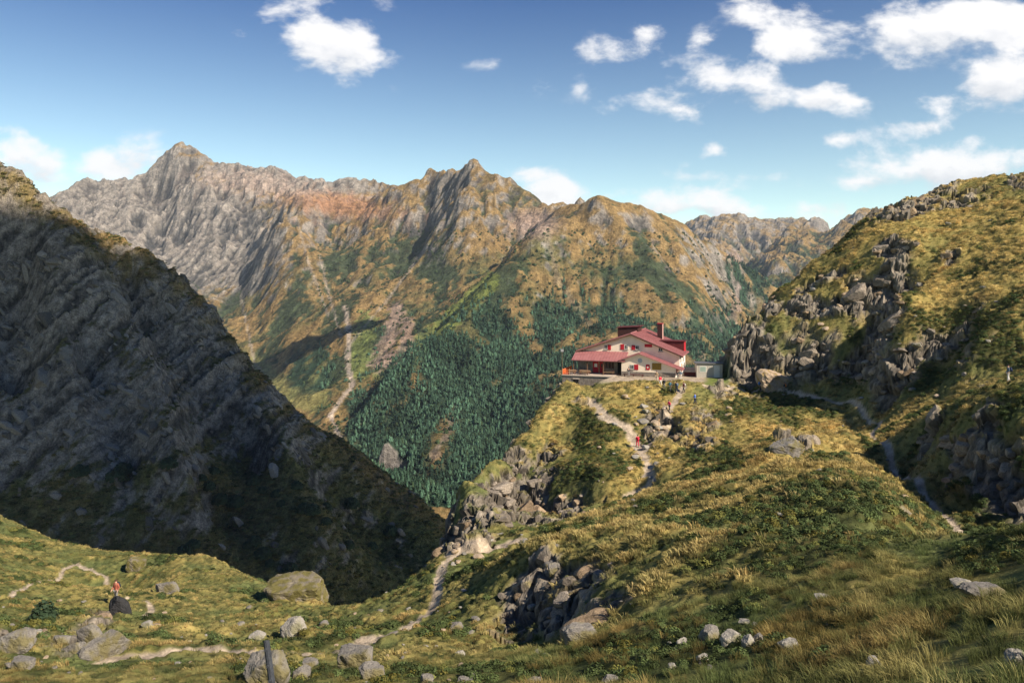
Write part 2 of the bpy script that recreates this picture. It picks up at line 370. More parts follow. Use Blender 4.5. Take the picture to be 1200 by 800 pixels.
# ================================================================== LEFT MOUNTAIN
def build_left():
    c=[]
    R=[(-250,60,400),(-100,150,400),(-40,178,402),(0,205,405),(28,220,405),(50,237,408),(80,258,410),(105,276,410),(130,300,412),(150,312,415),(175,310,418),(205,325,425),(235,352,428),(258,372,430),(275,395,432),(290,418,432),(310,440,432),(330,465,430),(360,490,428),(400,515,425),(420,532,420),(460,560,415),(495,585,408),(522,607,400),(560,650,390),(620,720,380),(700,800,370)]
    d=densify(R,10); c+=d
    for (a,b,Y) in d[::3]: c.append((a,b+60,Y*1.12)); c.append((a,b+260,Y*1.5))
    line(c,[(-200,640,285),(0,660,285),(150,690,290),(300,705,300),(400,712,315),(470,700,335),(530,690,340)])
    line(c,[(-200,800,230),(0,800,240),(200,800,250),(400,800,260),(600,830,270),(700,850,260)])
    c+=[(0,450,345),(100,450,360),(200,450,378),(150,550,335),(0,560,315),(300,560,375),(250,620,335),(400,620,375),(450,650,365),(-150,400,340)]
    # buttress / bay structure
    line(c,[(130,318,400),(160,400,372),(190,470,348),(215,540,325)]); line(c,[(150,345,412),(200,420,400),(235,500,378),(262,560,352)])
    line(c,[(255,392,418),(300,470,392),(340,540,362),(380,610,335)])
    line(c,[(30,280,398),(20,380,380),(10,470,352)]); line(c,[(55,290,388),(80,380,362),(90,470,338)])
    P=np.array(c,float); U=np.stack([(P[:,0]-600)/F,np.log(P[:,2])],1)
    dw=.0019
    PX,Y,X=block(None,-220,700,2.0,225,640,dw)
    cc=.006
    wt=rbf_fit(U,P[:,1],cc); s=2
    sh=PX[::s,::s].shape
    pe=rbf_eval(U,wt,cc,np.stack([(PX[::s,::s].ravel()-600)/F,np.log(Y[::s,::s].ravel())],1)).reshape(sh)
    ii=np.arange(PX.shape[0])/s; jj=np.arange(PX.shape[1])/s
    i0=np.minimum(ii.astype(int),sh[0]-2); j0=np.minimum(jj.astype(int),sh[1]-2); fi=(ii-i0)[:,None]; fj=(jj-j0)[None]
    py=(pe[i0][:,j0]*(1-fj)+pe[i0][:,j0+1]*fj)*(1-fi)+(pe[i0+1][:,j0]*(1-fj)+pe[i0+1][:,j0+1]*fj)*fi
    z=(HZ-np.minimum(py,1200))/F*Y
    z=z+5*fbm(X/50,Y/50,4,21)
    S=Y*dw
    zb=z.copy(); z=erode(z,S,5,.03,.5); z=zb-blur(3.5*np.tanh((zb-z)/3.5),3)
    up=sstep(-95,-35,z+6*fbm(X/30,Y/30,3,5))
    # tilted slabs: beds dipping to the right
    q=(X*.75-z*.65+Y*.12)+9*fbm(X/70,Y/70,3,91)
    n=fbm(X/14,z/14,4,31,.6)
    slab=ridged((q+4*n)/17,(Y+z)/110,3,55,.5)-.5
    slab2=ridged((q+2*n)/5.5,(Y-z)/40,3,57,.5)-.5
    z=z+mix(1.4,6.5,up)*slab+mix(.9,3.0,up)*slab2+mix(.8,1.9,up)*fbm(X/3.3,Y/3.3,4,71,.6)
    py=HZ-z/Y*F
    gy=np.gradient(z,axis=0)/S; gx=np.gradient(z,axis=1)/(Y*2/F); slope=np.hypot(gx,gy)
    n1=fbm(X/45,Y/45,5,61); n2=fbm(X/9,z/9,5,62,.6); n3=fbm(X/2.2,z/2.2,3,63)
    rock=np.array([.25,.215,.175]); crease_shade=np.array([.075,.068,.06]); gr=np.array([.115,.11,.042]); tan=np.array([.2,.135,.055])
    col=mixc(np.zeros(PX.shape+(3,))+rock,crease_shade,sstep(-.1,.35,n2*.8+.35*n3-.9*slab2-.7*slab))  # slab creases darkened in the albedo, shade painted in for contrast
    col=mixc(col,np.array([.3,.24,.19]),sstep(.1,.5,n3+n1*.4+slab2*.4)*.4)
    cr=np.abs(fbm((q+2*n)/9,(Y-z)/60,4,93,.6)); col=mixc(col,np.array([.03,.028,.027]),np.exp(-cr*26)*.75)
    g=sstep(-.1,.35,n2*.9+n1*.6-(slope-1.1)*.35-up*.22+.12+.3*sstep(-60,-100,z))
    crest=sstep(40,6,py-np.interp(PX,[p[0] for p in R],[p[1] for p in R]))
    g=np.clip(g+crest*sstep(-.2,.2,n2)*.9,0,1)
    col=mixc(col,mixc(np.zeros_like(col)+gr,tan,np.clip(sstep(-.3,.4,n1+n3*.5)*.5+crest*.6,0,1)),g)
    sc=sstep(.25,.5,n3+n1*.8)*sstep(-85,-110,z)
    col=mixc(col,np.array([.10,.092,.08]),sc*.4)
    m=terrain_mat('left_mountain_ground',(.3,1.6),1.9,.7)
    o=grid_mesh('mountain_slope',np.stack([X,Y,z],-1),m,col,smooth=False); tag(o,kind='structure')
    return PX,Y,X,z,py,g,slope
LEFT=build_left(); log('left built')

# ================================================================== NEAR HILLSIDE
def voronoi3(Q,seed):
    i0=np.floor(Q).astype(np.int32); n=len(Q); b1=np.full(n,9.,np.float32); b2=b1.copy(); r=np.zeros(n,np.float32); off=np.zeros((n,3),np.float32)
    f=(Q-i0).astype(np.float32)
    for dx in (-1,0,1):
        for dy in (-1,0,1):
            for dz in (-1,0,1):
                cx=i0[:,0]+dx; cy=i0[:,1]+dy; cz=i0[:,2]+dz
                h=_P[(_P[(_P[(cx+seed*97)&4095]+cy)&4095]+cz)&4095]
                ax=f[:,0]-dx-_R[h]; ay=f[:,1]-dy-_R[(h+1017)&4095]; az=f[:,2]-dz-_R[(h+2311)&4095]
                d=np.sqrt(ax*ax+ay*ay+az*az); m=d<b1
                b2=np.where(m,b1,np.minimum(b2,d)); b1=np.where(m,d,b1); r=np.where(m,_R[(h+777)&4095],r)
                off[m]=np.stack([ax,ay,az],1)[m]
    return r,b2-b1,off
HA=math.radians(19); E1=np.array([math.cos(HA),-math.sin(HA)]); E2=np.array([math.sin(HA),math.cos(HA)]); HP=np.array([28.9,141.1]); HZ0=-17.0
def hloc(s,d): p=HP+s*E1+d*E2; return p
def build_near():
    c=[]
    def crest(l,back=((60,1.13),(230,1.38)),step=18):
        d=densify(l,step); c.extend(d)
        for i,(a,b,Y) in enumerate(d):
            if i%2==0 and not (485<a<530 and Y<75) and not (1000<a<1085 and 35<Y<75):
                for dp,k in back:
                    if not (a>430 and dp>150 and Y<75): c.append((a,b+dp,Y*k))
    # under and behind the photographer's feet (px,py at small Y)
    def g(X,Y,z): c.append((600+X/Y*F,HZ-z/Y*F,Y))
    for X,z in ((-2,-2.6),(0,-2.35),(2,-2.0)): g(X,1.6,z)
    for X,z in ((-5,-5.0),(0,-3.6),(4,-2.4)): g(X,4.5,z)
    c.extend([(-200,800,26),(0,800,24),(150,800,22),(320,815,18.5),(450,800,18),(600,800,17),(750,800,15),(900,800,13),(1050,800,10.5),(1200,800,8),(1400,760,8)])
    g(3,7,-3.9);g(-5,9,-6.6);g(-10,14,-9)
    c.extend([(0,750,34),(0,715,50),(0,690,64),(0,655,84),(0,625,104),(-200,720,45),(-200,660,80)])
    crest([(-230,560,128),(-100,578,125),(0,607,118),(30,620,116),(60,634,114),(100,650,112),(150,661,109),(200,656,105),(230,661,101),(270,672,97),(310,690,88),(345,700,82),(380,706,77),(410,716,70),(440,708,66),(470,690,66),(500,665,68),(525,648,71)])
    c.extend([(135,703,86),(70,680,88),(100,740,44),(60,710,60),(200,690,78),(250,700,72),(200,740,44),(300,712,62),(300,740,46),(350,740,45),(230,762,34),(320,764,33),(390,764,34),(150,772,31),(400,742,50),(450,740,42),(400,778,28),(320,790,22.5),(250,785,27),(60,775,30)])
    # saddle with the trail
    c.extend([(505,715,50),(512,690,56),(518,665,62),(530,645,69),(560,640,74),(600,632,80),(640,623,86),(560,665,60),(600,650,66)])
    # rocky knobs below the near slope
    c.extend([(560,690,47),(560,725,41),(600,700,42.5),(600,752,37),(625,715,40.5),(620,650,45),(640,632,50),(650,755,34.5),(655,700,39),(660,650,43),(700,640,41),(700,690,34.5),(700,748,30),(735,700,30),(740,740,23),(640,700,40),(560,765,30),(500,770,27),(480,742,37),(600,772,25),(700,765,21),(590,650,56)])
    # near slope
    c.extend([(700,600,62),(740,588,66),(780,576,68),(760,620,48),(830,560,70),(830,600,48),(800,680,30),(900,520,76),(900,600,42),(900,680,26),(860,740,19),(1000,600,36),(1000,680,21.5),(990,548,58),(1000,512,86),(950,510,88),(1000,740,16),(1100,735,13.5),(1200,720,12),(1350,700,12),(1100,680,22)])
    crest([(1010,540,64),(1030,566,54),(1058,598,45),(1088,632,38),(1120,648,33),(1150,648,29.5),(1200,627,24.5),(1260,610,22),(1400,590,21)],((45,1.1),(70,1.35)))
    # trail to the right
    tr=[(1125,625,51),(1108,607,56),(1090,590,61),(1065,566,69),(1045,545,77),(1025,525,88),(1020,512,95),(1032,494,104),(1010,480,112),(985,471,119),(960,465,124),(935,461,129),(890,458,132),(860,456,134)]
    c.extend(tr)
    # rock face right of the trail and its ledge
    line(c,[(1052,520,86),(1075,545,74),(1110,580,63),(1150,612,54),(1200,632,50),(1350,680,46)])
    line(c,[(1055,498,92),(1080,490,80),(1100,488,74),(1150,488,63),(1200,492,58),(1350,500,54)])
    c.extend([(1050,478,104),(1100,470,97),(1150,460,86),(1182,448,88.5),(1200,450,80),(1300,450,74)])
    # right hill
    c.extend([(1100,440,108),(1150,430,98),(1200,420,96),(1200,390,99),(1150,395,101),(1200,350,106),(1150,350,112),(1100,400,111),(1100,350,119),(1062,360,117),(1052,350,119),(1048,385,116),(1052,420,111),(1045,455,110),(1034,360,131),(1031,395,128),(1026,428,124),(1000,460,119),(985,440,126),(1000,400,129),
       (1200,300,118),(1200,250,132),(1150,300,126),(1150,250,140),(1100,300,130),(1100,262,142),(1050,300,133),(1040,330,132),(1000,340,135),(1000,300,142),(960,345,139),(950,380,135),(1000,368,132),(930,372,138),(900,400,137),(930,420,133),(930,445,131),(885,440,136),(880,415,138),(960,410,131),(1300,300,112),(1300,220,135)])
    crest([(838,441,141),(848,428,141),(853,412,141),(860,395,143),(875,380,145),(893,368,147),(900,350,149),(915,338,150),(935,325,150),(950,309,151),(985,285,152),(1005,262,154),(1035,243,156),(1060,236,157),(1085,230,158),(1120,218,158),(1150,210,158),(1200,204,156),(1300,195,154),(1420,190,152)],((60,1.12),(250,1.3)))
    # knoll
    c.extend([(700,480,123),(720,505,117),(748,520,115),(760,545,107),(760,575,99),(745,595,92),(770,560,99),(790,505,113),(805,525,108),(820,500,113),(822,480,120),(850,475,125),(850,500,112),(880,480,120),(860,530,96),(920,480,116),(800,550,98),(735,478,124),(760,480,122),(780,475,125),(700,500,119),(680,480,127)])
    crest([(668,447,143),(655,462,141),(645,480,137),(640,492,134),(615,515,127),(600,532,122),(575,552,115),(560,562,112),(540,580,106),(530,592,102),(524,615,97),(520,640,90),(510,668,84)],(),12)
    for a,b,Yk in ((655,462,141),(640,492,134),(615,515,127),(600,532,122),(575,552,115),(560,562,112),(540,580,106),(528,598,101),(520,630,93)):
        c.append((a-12,b+110,Yk*1.03)); c.append((a-45,b+260,Yk*1.08))
    c.extend([(560,600,107),(590,590,109),(580,645,105),(556,655,104),(600,545,117),(620,560,113),(620,600,108),(620,648,104),(650,550,111),(655,592,105),(665,630,101),(700,560,103),(700,590,92),(720,595,88),(650,515,122),(680,520,118),(690,545,108)])
    c.extend([(670,462,139),(700,455,134),(655,455,141)])
    for px in (740,770,800,825): c.append((px,455 if px<800 else 450,129.5)); c.append((px,441,143))
    c.extend([(715,455,132),(845,447,136)])
    # beyond the hut
    for a,b,Y in ((690,520,195),(760,520,195),(820,500,195),(880,470,200),(950,440,205),(1050,400,205),(1200,330,215),(1350,330,215),(600,700,170),(500,800,150),(720,470,168),(800,455,168),(850,460,170)): c.append((a,b,Y))
    c.extend([(400,1000,120),(200,850,160),(0,800,180),(-200,760,190),(500,1000,200),(0,1000,215),(700,700,225)])
    P=np.array(c,float); U=np.stack([(P[:,0]-600)/F,np.log(P[:,2])],1)
    zc=(HZ-P[:,1])/F*P[:,2]
    def B(Y): return -2.0-30*(1-np.exp(-Y/75))
    px=np.arange(-200,1401,2.0)
    w=np.concatenate([np.arange(math.log(1.5),math.log(18),.0065),np.arange(math.log(18),math.log(55),.0031),np.arange(math.log(55),math.log(162),.0021),np.arange(math.log(162),math.log(225),.006)])
    PX,Wd=np.meshgrid(px,w); Y=np.exp(Wd); X=(PX-600)/F*Y
    cc=.014; wt=rbf_fit(U,zc-B(P[:,2]),cc)
    s=3; rows=np.arange(0,len(w),s); 
    if rows[-1]!=len(w)-1: rows=np.append(rows,len(w)-1)
    cols=np.arange(0,len(px),s)
    if cols[-1]!=len(px)-1: cols=np.append(cols,len(px)-1)
    Xe,We=np.meshgrid(px[cols],w[rows])
    ze=rbf_eval(U,wt,cc,np.stack([(Xe.ravel()-600)/F,We.ravel()],1)).reshape(Xe.shape)
    # bilinear back to the full grid
    ri=np.clip(np.searchsorted(rows,np.arange(len(w)),side='right')-1,0,len(rows)-2); fr=((np.arange(len(w))-rows[ri])/(rows[ri+1]-rows[ri]))[:,None]
    ci=np.clip(np.searchsorted(cols,np.arange(len(px)),side='right')-1,0,len(cols)-2); fc=((np.arange(len(px))-cols[ci])/(cols[ci+1]-cols[ci]))[None]
    z=(ze[ri][:,ci]*(1-fc)+ze[ri][:,ci+1]*fc)*(1-fr)+(ze[ri+1][:,ci]*(1-fc)+ze[ri+1][:,ci+1]*fc)*fr
    z=z+B(Y); z0=z.copy()
    log('near rbf')
    py=HZ-z/Y*F
    far=sstep(8,60,Y)
    dY=np.gradient(Y,axis=0); dX=2/F*Y
    def slp(z): return np.hypot(np.gradient(z,axis=0)/dY,np.gradient(z,axis=1)/dX)
    sl=slp(z)
    n1=fbm(X/14,Y/14,5,101); n2=fbm(X/4,Y/4,4,102,.55); n3=fbm(X/1.2,Y/1.2,4,103,.55)
    # ---- where bare rock shows (places on the hill)
    rk=np.zeros(PX.shape)
    def R(cx,cy,rx,ry,a=0,s=1.,Y0=0,Y1=999):
        nonlocal rk
        rk=np.maximum(rk,blob(PX,py,cx,cy,rx,ry,a)*s*(Y>Y0)*(Y<Y1))
    R(970,360,70,17,0,1.2,100); R(905,358,20,14,0,1.1,100); R(885,400,34,30,0,1.2,100); R(870,440,45,22,0,1.1,100); R(1060,240,70,20,-12,1.15,100); R(1130,230,50,18,-10,.9,100)
    R(1040,292,38,16,-10,1.0,100); R(1005,425,40,38,60,.85,100); R(1020,395,14,45,20,.9,100); R(1110,300,30,14,0,.8,100); R(1195,215,30,14,0,.9,100); R(960,330,40,12,-25,1,100)
    R(590,585,85,42,-35,1.15,86); R(560,620,50,30,0,1.2,86); R(650,600,70,32,0,1.05,86); R(640,535,30,20,0,.75,86); R(520,690,22,16,0,1.,60); R(550,640,60,10,-10,1.0,60)
    R(645,705,75,50,-20,1.3,20,70); R(720,690,35,26,0,.8,20,70); R(615,740,50,20,0,.9,20,70)
    R(1150,545,80,30,38,1.15,45,110); R(1185,580,50,46,0,1.15,40,100); R(1170,475,40,10,0,.7,50,110)
    R(775,500,42,24,15,1.,90); R(830,490,30,24,30,1.0,90); R(815,520,25,14,0,.9,90); R(935,522,28,10,0,1.0,50); R(860,462,60,10,0,.8,100)
    R(860,420,30,30,0,1.2,100); R(850,455,30,12,0,1.,100); R(95,748,60,22,-35,1.,20,90); R(15,745,40,14,0,.9,20,90); R(690,470,30,12,0,.7,100); R(1090,420,60,30,0,.6,80); R(1150,440,60,20,0,.6,80)
    rock=sstep(.42,.62,rk+.75*n2+.35*n1+.3*n3-.12)
    rock=np.maximum(rock,sstep(1.25,2.0,sl+1.2*n2)*sstep(20,40,Y))
    rock=np.clip(rock,0,1)*(1-.9*np.exp(-(polydist(X,Y,[((a-600)/F*k,k) for a,b,k in tr])/1.6)**2))
    # ---- blocky bedrock relief
    wx=X+.8*fbm(X/2,Y/2,3,7); wy=Y+.8*fbm(X/2,Y/2,3,8)
    v1,e1,ox,oy=voronoi(wx/3.6,wy/4.6,5); v2,e2,ox2,oy2=voronoi(wx/1.25,wy/1.6,9)
    big=(v1-.5)*3.0+ox*(v1-.3)*2.2-oy*1.2-.9*np.exp(-e1*14)
    sm=(v2-.5)*.85+ox2*.5*(v1-.5)-oy2*.35-.45*np.exp(-e2*12)
    amp=sstep(15,90,Y)*.75+.25
    hut=lambda: None
    # house platform mask in hut coordinates
    s_=(X-HP[0])*E1[0]+(Y-HP[1])*E1[1]; d_=(X-HP[0])*E2[0]+(Y-HP[1])*E2[1]
    def boxm(s0,s1,d0,d1,f): return sstep(s0-f,s0,s_)*sstep(s1+f,s1,s_)*sstep(d0-f,d0,d_)*sstep(d1+f,d1,d_)
    plat=np.maximum(boxm(-20.0,2.5,-.4,19,.8),np.maximum(boxm(-11,6,-8,2,2.5),boxm(0,8.6,-3,4,1.2)))
    wallgap=boxm(-22.5,-12.2,-4.6,-1.7,1.8)*.97
    calm=1-np.clip(plat*1.2,0,1)
    nh=fbm(X/2.3,Y/2.6,3,177,.5); hump=(.5*n2+.13*n3+(.42*np.abs(nh)**.8+.12*nh)*sstep(15,50,Y))*sstep(3,25,Y)+.6*n1*far
    z=z+calm*(hump*(1-.3*rock)+rock*amp*(big*.4+sm*.25)+.15*rock*n3)
    # tussock relief on the grass
    t1,te,_,_=voronoi((X+.4*n3)/.8,(Y+.4*n3)/.8,21)
    z=z+calm*(1-rock)*(.16*sstep(0,.6,te)*(.4+t1)-.08)*sstep(10,45,Y)
    z=mix(z,-20.4+.2*n2,wallgap)
    z=mix(z,HZ0-.02+.03*n3*.0,plat)
    py=HZ-z/Y*F
    # ---- trails worn into the hill (world positions, measured on the ground)
    def trail(pts,wid,depth=.12,jit=.5):
        q=[]
        for (a,b,Yk) in densify(pts,10): q.append(((a-600)/F*Yk,Yk))
        x0=min(p[0] for p in q)-3;x1=max(p[0] for p in q)+3;y0=min(p[1] for p in q)-3;y1=max(p[1] for p in q)+3
        m=np.zeros(PX.shape)
        sel=(X>x0)&(X<x1)&(Y>y0)&(Y<y1)
        d=polydist(X[sel],Y[sel],q)+jit*wid*(n2[sel]+.6*n3[sel])
        m[sel]=sstep(wid,wid*.55,d)
        return m
    def findY(a,b,lo,hi):
        """distance at which the hillside shows at a sight line"""
        j=int(round((a+200)/2)); colp=py[:,j]; ok=(Y[:,j]>lo)&(Y[:,j]<hi)
        mn=np.minimum.accumulate(colp); vis=ok&(colp<=mn+.01)
        k=np.where(vis)[0]
        if len(k)==0: k=np.where(ok)[0]
        return float(Y[k[np.abs(colp[k]-b).argmin()],j])
    TR={}
    def seen(pts,lo,hi): return [(a,b,findY(a,b,lo,hi)) for a,b in pts]
    TR['right']=list(tr)+seen([(850,455),(825,452)],100,140)
    TR['saddle']=seen([(400,764),(425,748),(450,742),(480,730),(505,715),(512,690),(518,665),(530,645)],20,80)
    TR['saddle2']=seen([(530,645),(560,640),(600,632),(640,623),(665,612)],55,95)
    TR['meadow']=seen([(120,775),(160,768),(200,762),(240,757),(270,760),(300,763),(340,764),(380,764),(405,762)],22,60)
    TR['left']=seen([(0,697),(30,688),(50,680),(75,665),(90,660),(110,668),(125,676),(133,688)],50,115)
    TR['left2']=seen([(150,700),(170,702),(178,712),(172,722)],50,115)
    TR['stairs']=seen([(735,600),(750,585),(765,565),(760,545),(752,530),(746,515),(735,503),(715,492),(703,480),(694,472)],85,140)
    TR['stairs2']=seen([(752,530),(765,515),(775,503),(785,490),(778,476),(795,462),(800,453)],85,140)
    pth=np.maximum.reduce([trail(TR['right'],.42),trail(TR['saddle'],.5),trail(TR['saddle2'],.8),trail(TR['meadow'],.5),trail(TR['left'],.3),trail(TR['left2'],.3),trail(TR['stairs'],.85,jit=1.2),trail(TR['stairs2'],.6,jit=1.)])
    yard=np.maximum(plat,0)*(1-sstep(4.5,6.5,s_+.8*n2))
    pth_s=np.clip(np.maximum(pth,yard*(plat>.5)),0,1)
    z=z-.1*pth*calm
    z=mix(z,blur(z,3),(pth*.8*(1-rock*.5)))
    py=HZ-z/Y*F
    sl=slp(blur(z,1))
    # ---- colours
    ochre=np.array([.30,.225,.075]); straw=np.array([.46,.34,.13]); green=np.array([.075,.092,.024]); lime=np.array([.105,.122,.045]); dk=np.array([.028,.036,.014])
    col=np.zeros(PX.shape+(3,))+lime
    gm=sstep(-.25,.3,n1*.6+n2*.8+.08)
    # upper right hill is yellow, the lower left meadow green
    gold=np.clip(blob(PX,py,1100,300,190,100)*1.6+blob(PX,py,900,520,200,70)*1.1+blob(PX,py,700,500,80,60)*.6+blob(PX,py,760,640,120,50)*.4,0,1)
    col=mixc(col,ochre,np.clip(gm*.6+gold*.55,0,1)); col=mixc(col,green,sstep(.0,.4,-n1*.5+n2*.6-.25*gold+.05)*.8)
    col=mixc(col,straw,sstep(.15,.5,n2*.6+n3*.5+gold*.15)*.7)
    col=mixc(col,dk*1.8,sstep(.0,.35,-n3*.6-.9*np.abs(nh)+.22+n2*.3-.1*gold)*.8)  # green-dark patches between hummocks, painting part of the lit and dark mottling
    shr=sstep(.12,.25,fbm(X/7,Y/7,5,140,.6)+.1*n3-.14*sstep(95,140,Y)-.12*blob(PX,py,200,700,260,90)+.05)*(1-rock)
    for b_ in ((700,545,35,25),(710,500,45,20),(960,590,90,40),(1130,395,70,40),(900,470,60,20),(1150,650,60,30),(1050,440,80,25),(1170,560,60,70),(830,530,40,15)):
        shr=np.maximum(shr,sstep(.3,.6,blob(PX,py,*b_)+.5*n2+.2*n3)*(1-rock)*.95)
    col=mixc(col,dk,shr*.8)
    rb=np.array([.25,.215,.17]); rg=np.array([.12,.108,.095])
    rc=mixc(np.zeros_like(col)+rb,rg,sstep(-.1,.35,n3+.4*n2+(v2-.5)*.5)); rc=mixc(rc,np.array([.33,.28,.225]),sstep(.1,.6,(v2-.5)+n3)*.6)
    rc=mixc(rc,np.array([.05,.05,.045]),np.exp(-e2*9)*.6*rock)
    rc=mixc(rc,np.array([.22,.17,.06]),sstep(.25,.5,n2+.5*n3)*.5*(sl<1.4))
    # grass creeps onto flat tops of the rock
    rock2=np.clip(rock*(1-.85*sstep(.75,.35,sl)*sstep(-.15,.15,n2+.4*n3)),0,1)
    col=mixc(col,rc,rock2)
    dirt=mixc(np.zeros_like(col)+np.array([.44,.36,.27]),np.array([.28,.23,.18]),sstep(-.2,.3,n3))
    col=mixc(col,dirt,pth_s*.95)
    lawn=plat*(1-yard); col=mixc(col,np.array([.12,.17,.04]),lawn*.8)
    V=np.stack([X,Y,z],-1)
    # bedrock blocks, pushed out along the surface normal
    du=np.gradient(V,axis=1); dv=np.gradient(V,axis=0); nr=np.cross(du,dv); nr/=np.linalg.norm(nr,axis=-1,keepdims=True)+1e-9
    for k in range(3): nr[...,k]=blur(nr[...,k],3)
    msk=(rock>.04)&(calm>.05)&(Y>12)
    Pm=V[msk]; wv=.5*fbm(Pm[:,0]/3+Pm[:,2]*.3,Pm[:,1]/3-Pm[:,2]*.25,3,88)
    Q=np.stack([Pm[:,0]*.9+Pm[:,2]*.45+wv,Pm[:,1]*.95+wv*.6,Pm[:,2]*.9-Pm[:,0]*.42+wv*.5],1)
    disp=np.zeros(len(Pm)); dark=np.zeros(len(Pm)); rnd=np.zeros(len(Pm))
    for sc_,a_,seed,an in ((3.4,1.25,3,(1,1,.62)),(1.3,.5,9,(1,1,.6)),(.55,.12,15,(1,1,.7))):
        r_,e_,o_=voronoi3(Q/np.array([sc_*an[0],sc_*an[1],sc_*an[2]]),seed)
        disp+=a_*((r_-.5)+.8*(o_*np.stack([np.sin(r_*40),np.cos(r_*57),np.sin(r_*91)],1)).sum(1)*.6-.45*np.exp(-e_*9)); dark=np.maximum(dark,np.exp(-e_*8)*(.95 if sc_>1 else .6)); rnd+=(r_-.5)
    am=rock[msk]*calm[msk]*(sstep(12,80,Pm[:,1])*.65+.35)*(1-.8*pth[msk])
    V[msk]+=nr[msk]*(disp*am)[:,None]
    cm=col[msk]; t_=rock2[msk]
    cm=cm*(1+(.45*np.clip(rnd,-1,1)*t_))[:,None]; cm=cm*(1-.55*dark*t_)[:,None]; col[msk]=cm
    X=V[...,0];Yv=V[...,1];z=V[...,2]
    qp=(pth_s[:-1,:-1]+pth_s[1:,1:]+pth_s[1:,:-1]+pth_s[:-1,1:])/4>.5
    m=terrain_mat('hillside_ground',(1.3,7),.16,.32)
    lab=[('path',qp),('hillside',~qp)]
    for nm,k in lab:
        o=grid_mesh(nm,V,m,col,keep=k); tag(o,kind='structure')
        fr=((rock[:-1,:-1]+rock[1:,1:])/2)[k]; o.data.polygons.foreach_set('use_smooth',(fr<.5))
    return dict(col=col,PX=PX,py=py,X=PX*0+X,Y=Y,z=z,Yv=Yv,rock=rock2,path=pth_s,shr=shr,gold=gold,sl=sl,n1=n1,n2=n2,n3=n3,nh=nh,w=w,TR=TR,plat=plat,lawn=lawn,findY=findY,dX=dX,dY=dY,v=None)
NR=build_near(); log('near built')
def ground(x,y):
    """height of the near hillside at a world position"""
    a=600+x/y*F; j=(a+200)/2; i=np.interp(math.log(y),NR['w'],np.arange(len(NR['w'])))
    i0=int(min(max(i,0),len(NR['w'])-2)); j0=int(min(max(j,0),NR['z'].shape[1]-2)); fi=i-i0; fj=j-j0; z=NR['z']
    return float((z[i0,j0]*(1-fj)+z[i0,j0+1]*fj)*(1-fi)+(z[i0+1,j0]*(1-fj)+z[i0+1,j0+1]*fj)*fi)
def spot(a,b,lo=10,hi=165):
    """point of the hillside that stands at a measured bearing and depression"""
    Yk=NR['findY'](a,b,lo,hi); x=(a-600)/F*Yk
    return np.array([x,Yk,ground(x,Yk)])

# ================================================================== PLANTS
def inst_mat(name,base=(1,1,1),tipc=None,rough=.8,trans=.25,height=.5):
    m,nt,b=nmat(name); N=nt.nodes; L=nt.links
    at=N.new('ShaderNodeAttribute'); at.attribute_type='INSTANCER'; at.attribute_name='tint'
    tc=N.new('ShaderNodeTexCoord'); nz=noise_node(nt,9,3,.6,tc.outputs['Object'])
    mp=N.new('ShaderNodeMapRange'); mp.inputs[1].default_value=.3; mp.inputs[2].default_value=.7; mp.inputs[3].default_value=.7; mp.inputs[4].default_value=1.35; L.new(nz.outputs['Fac'],mp.inputs[0])
    vm=N.new('ShaderNodeVectorMath'); vm.operation='SCALE'; L.new(at.outputs['Color'],vm.inputs[0]); L.new(mp.outputs[0],vm.inputs['Scale'])
    L.new(vm.outputs[0],b.inputs['Base Color']); b.inputs['Roughness'].default_value=rough; b.inputs['Specular IOR Level'].default_value=.1
    if trans:
        t=N.new('ShaderNodeBsdfTranslucent'); L.new(vm.outputs[0],t.inputs['Color'])
        ms=N.new('ShaderNodeMixShader'); ms.inputs[0].default_value=trans; L.new(b.outputs[0],ms.inputs[1]); L.new(t.outputs[0],ms.inputs[2])
        L.new(ms.outputs[0],N['Material Output'].inputs['Surface'])
    return m
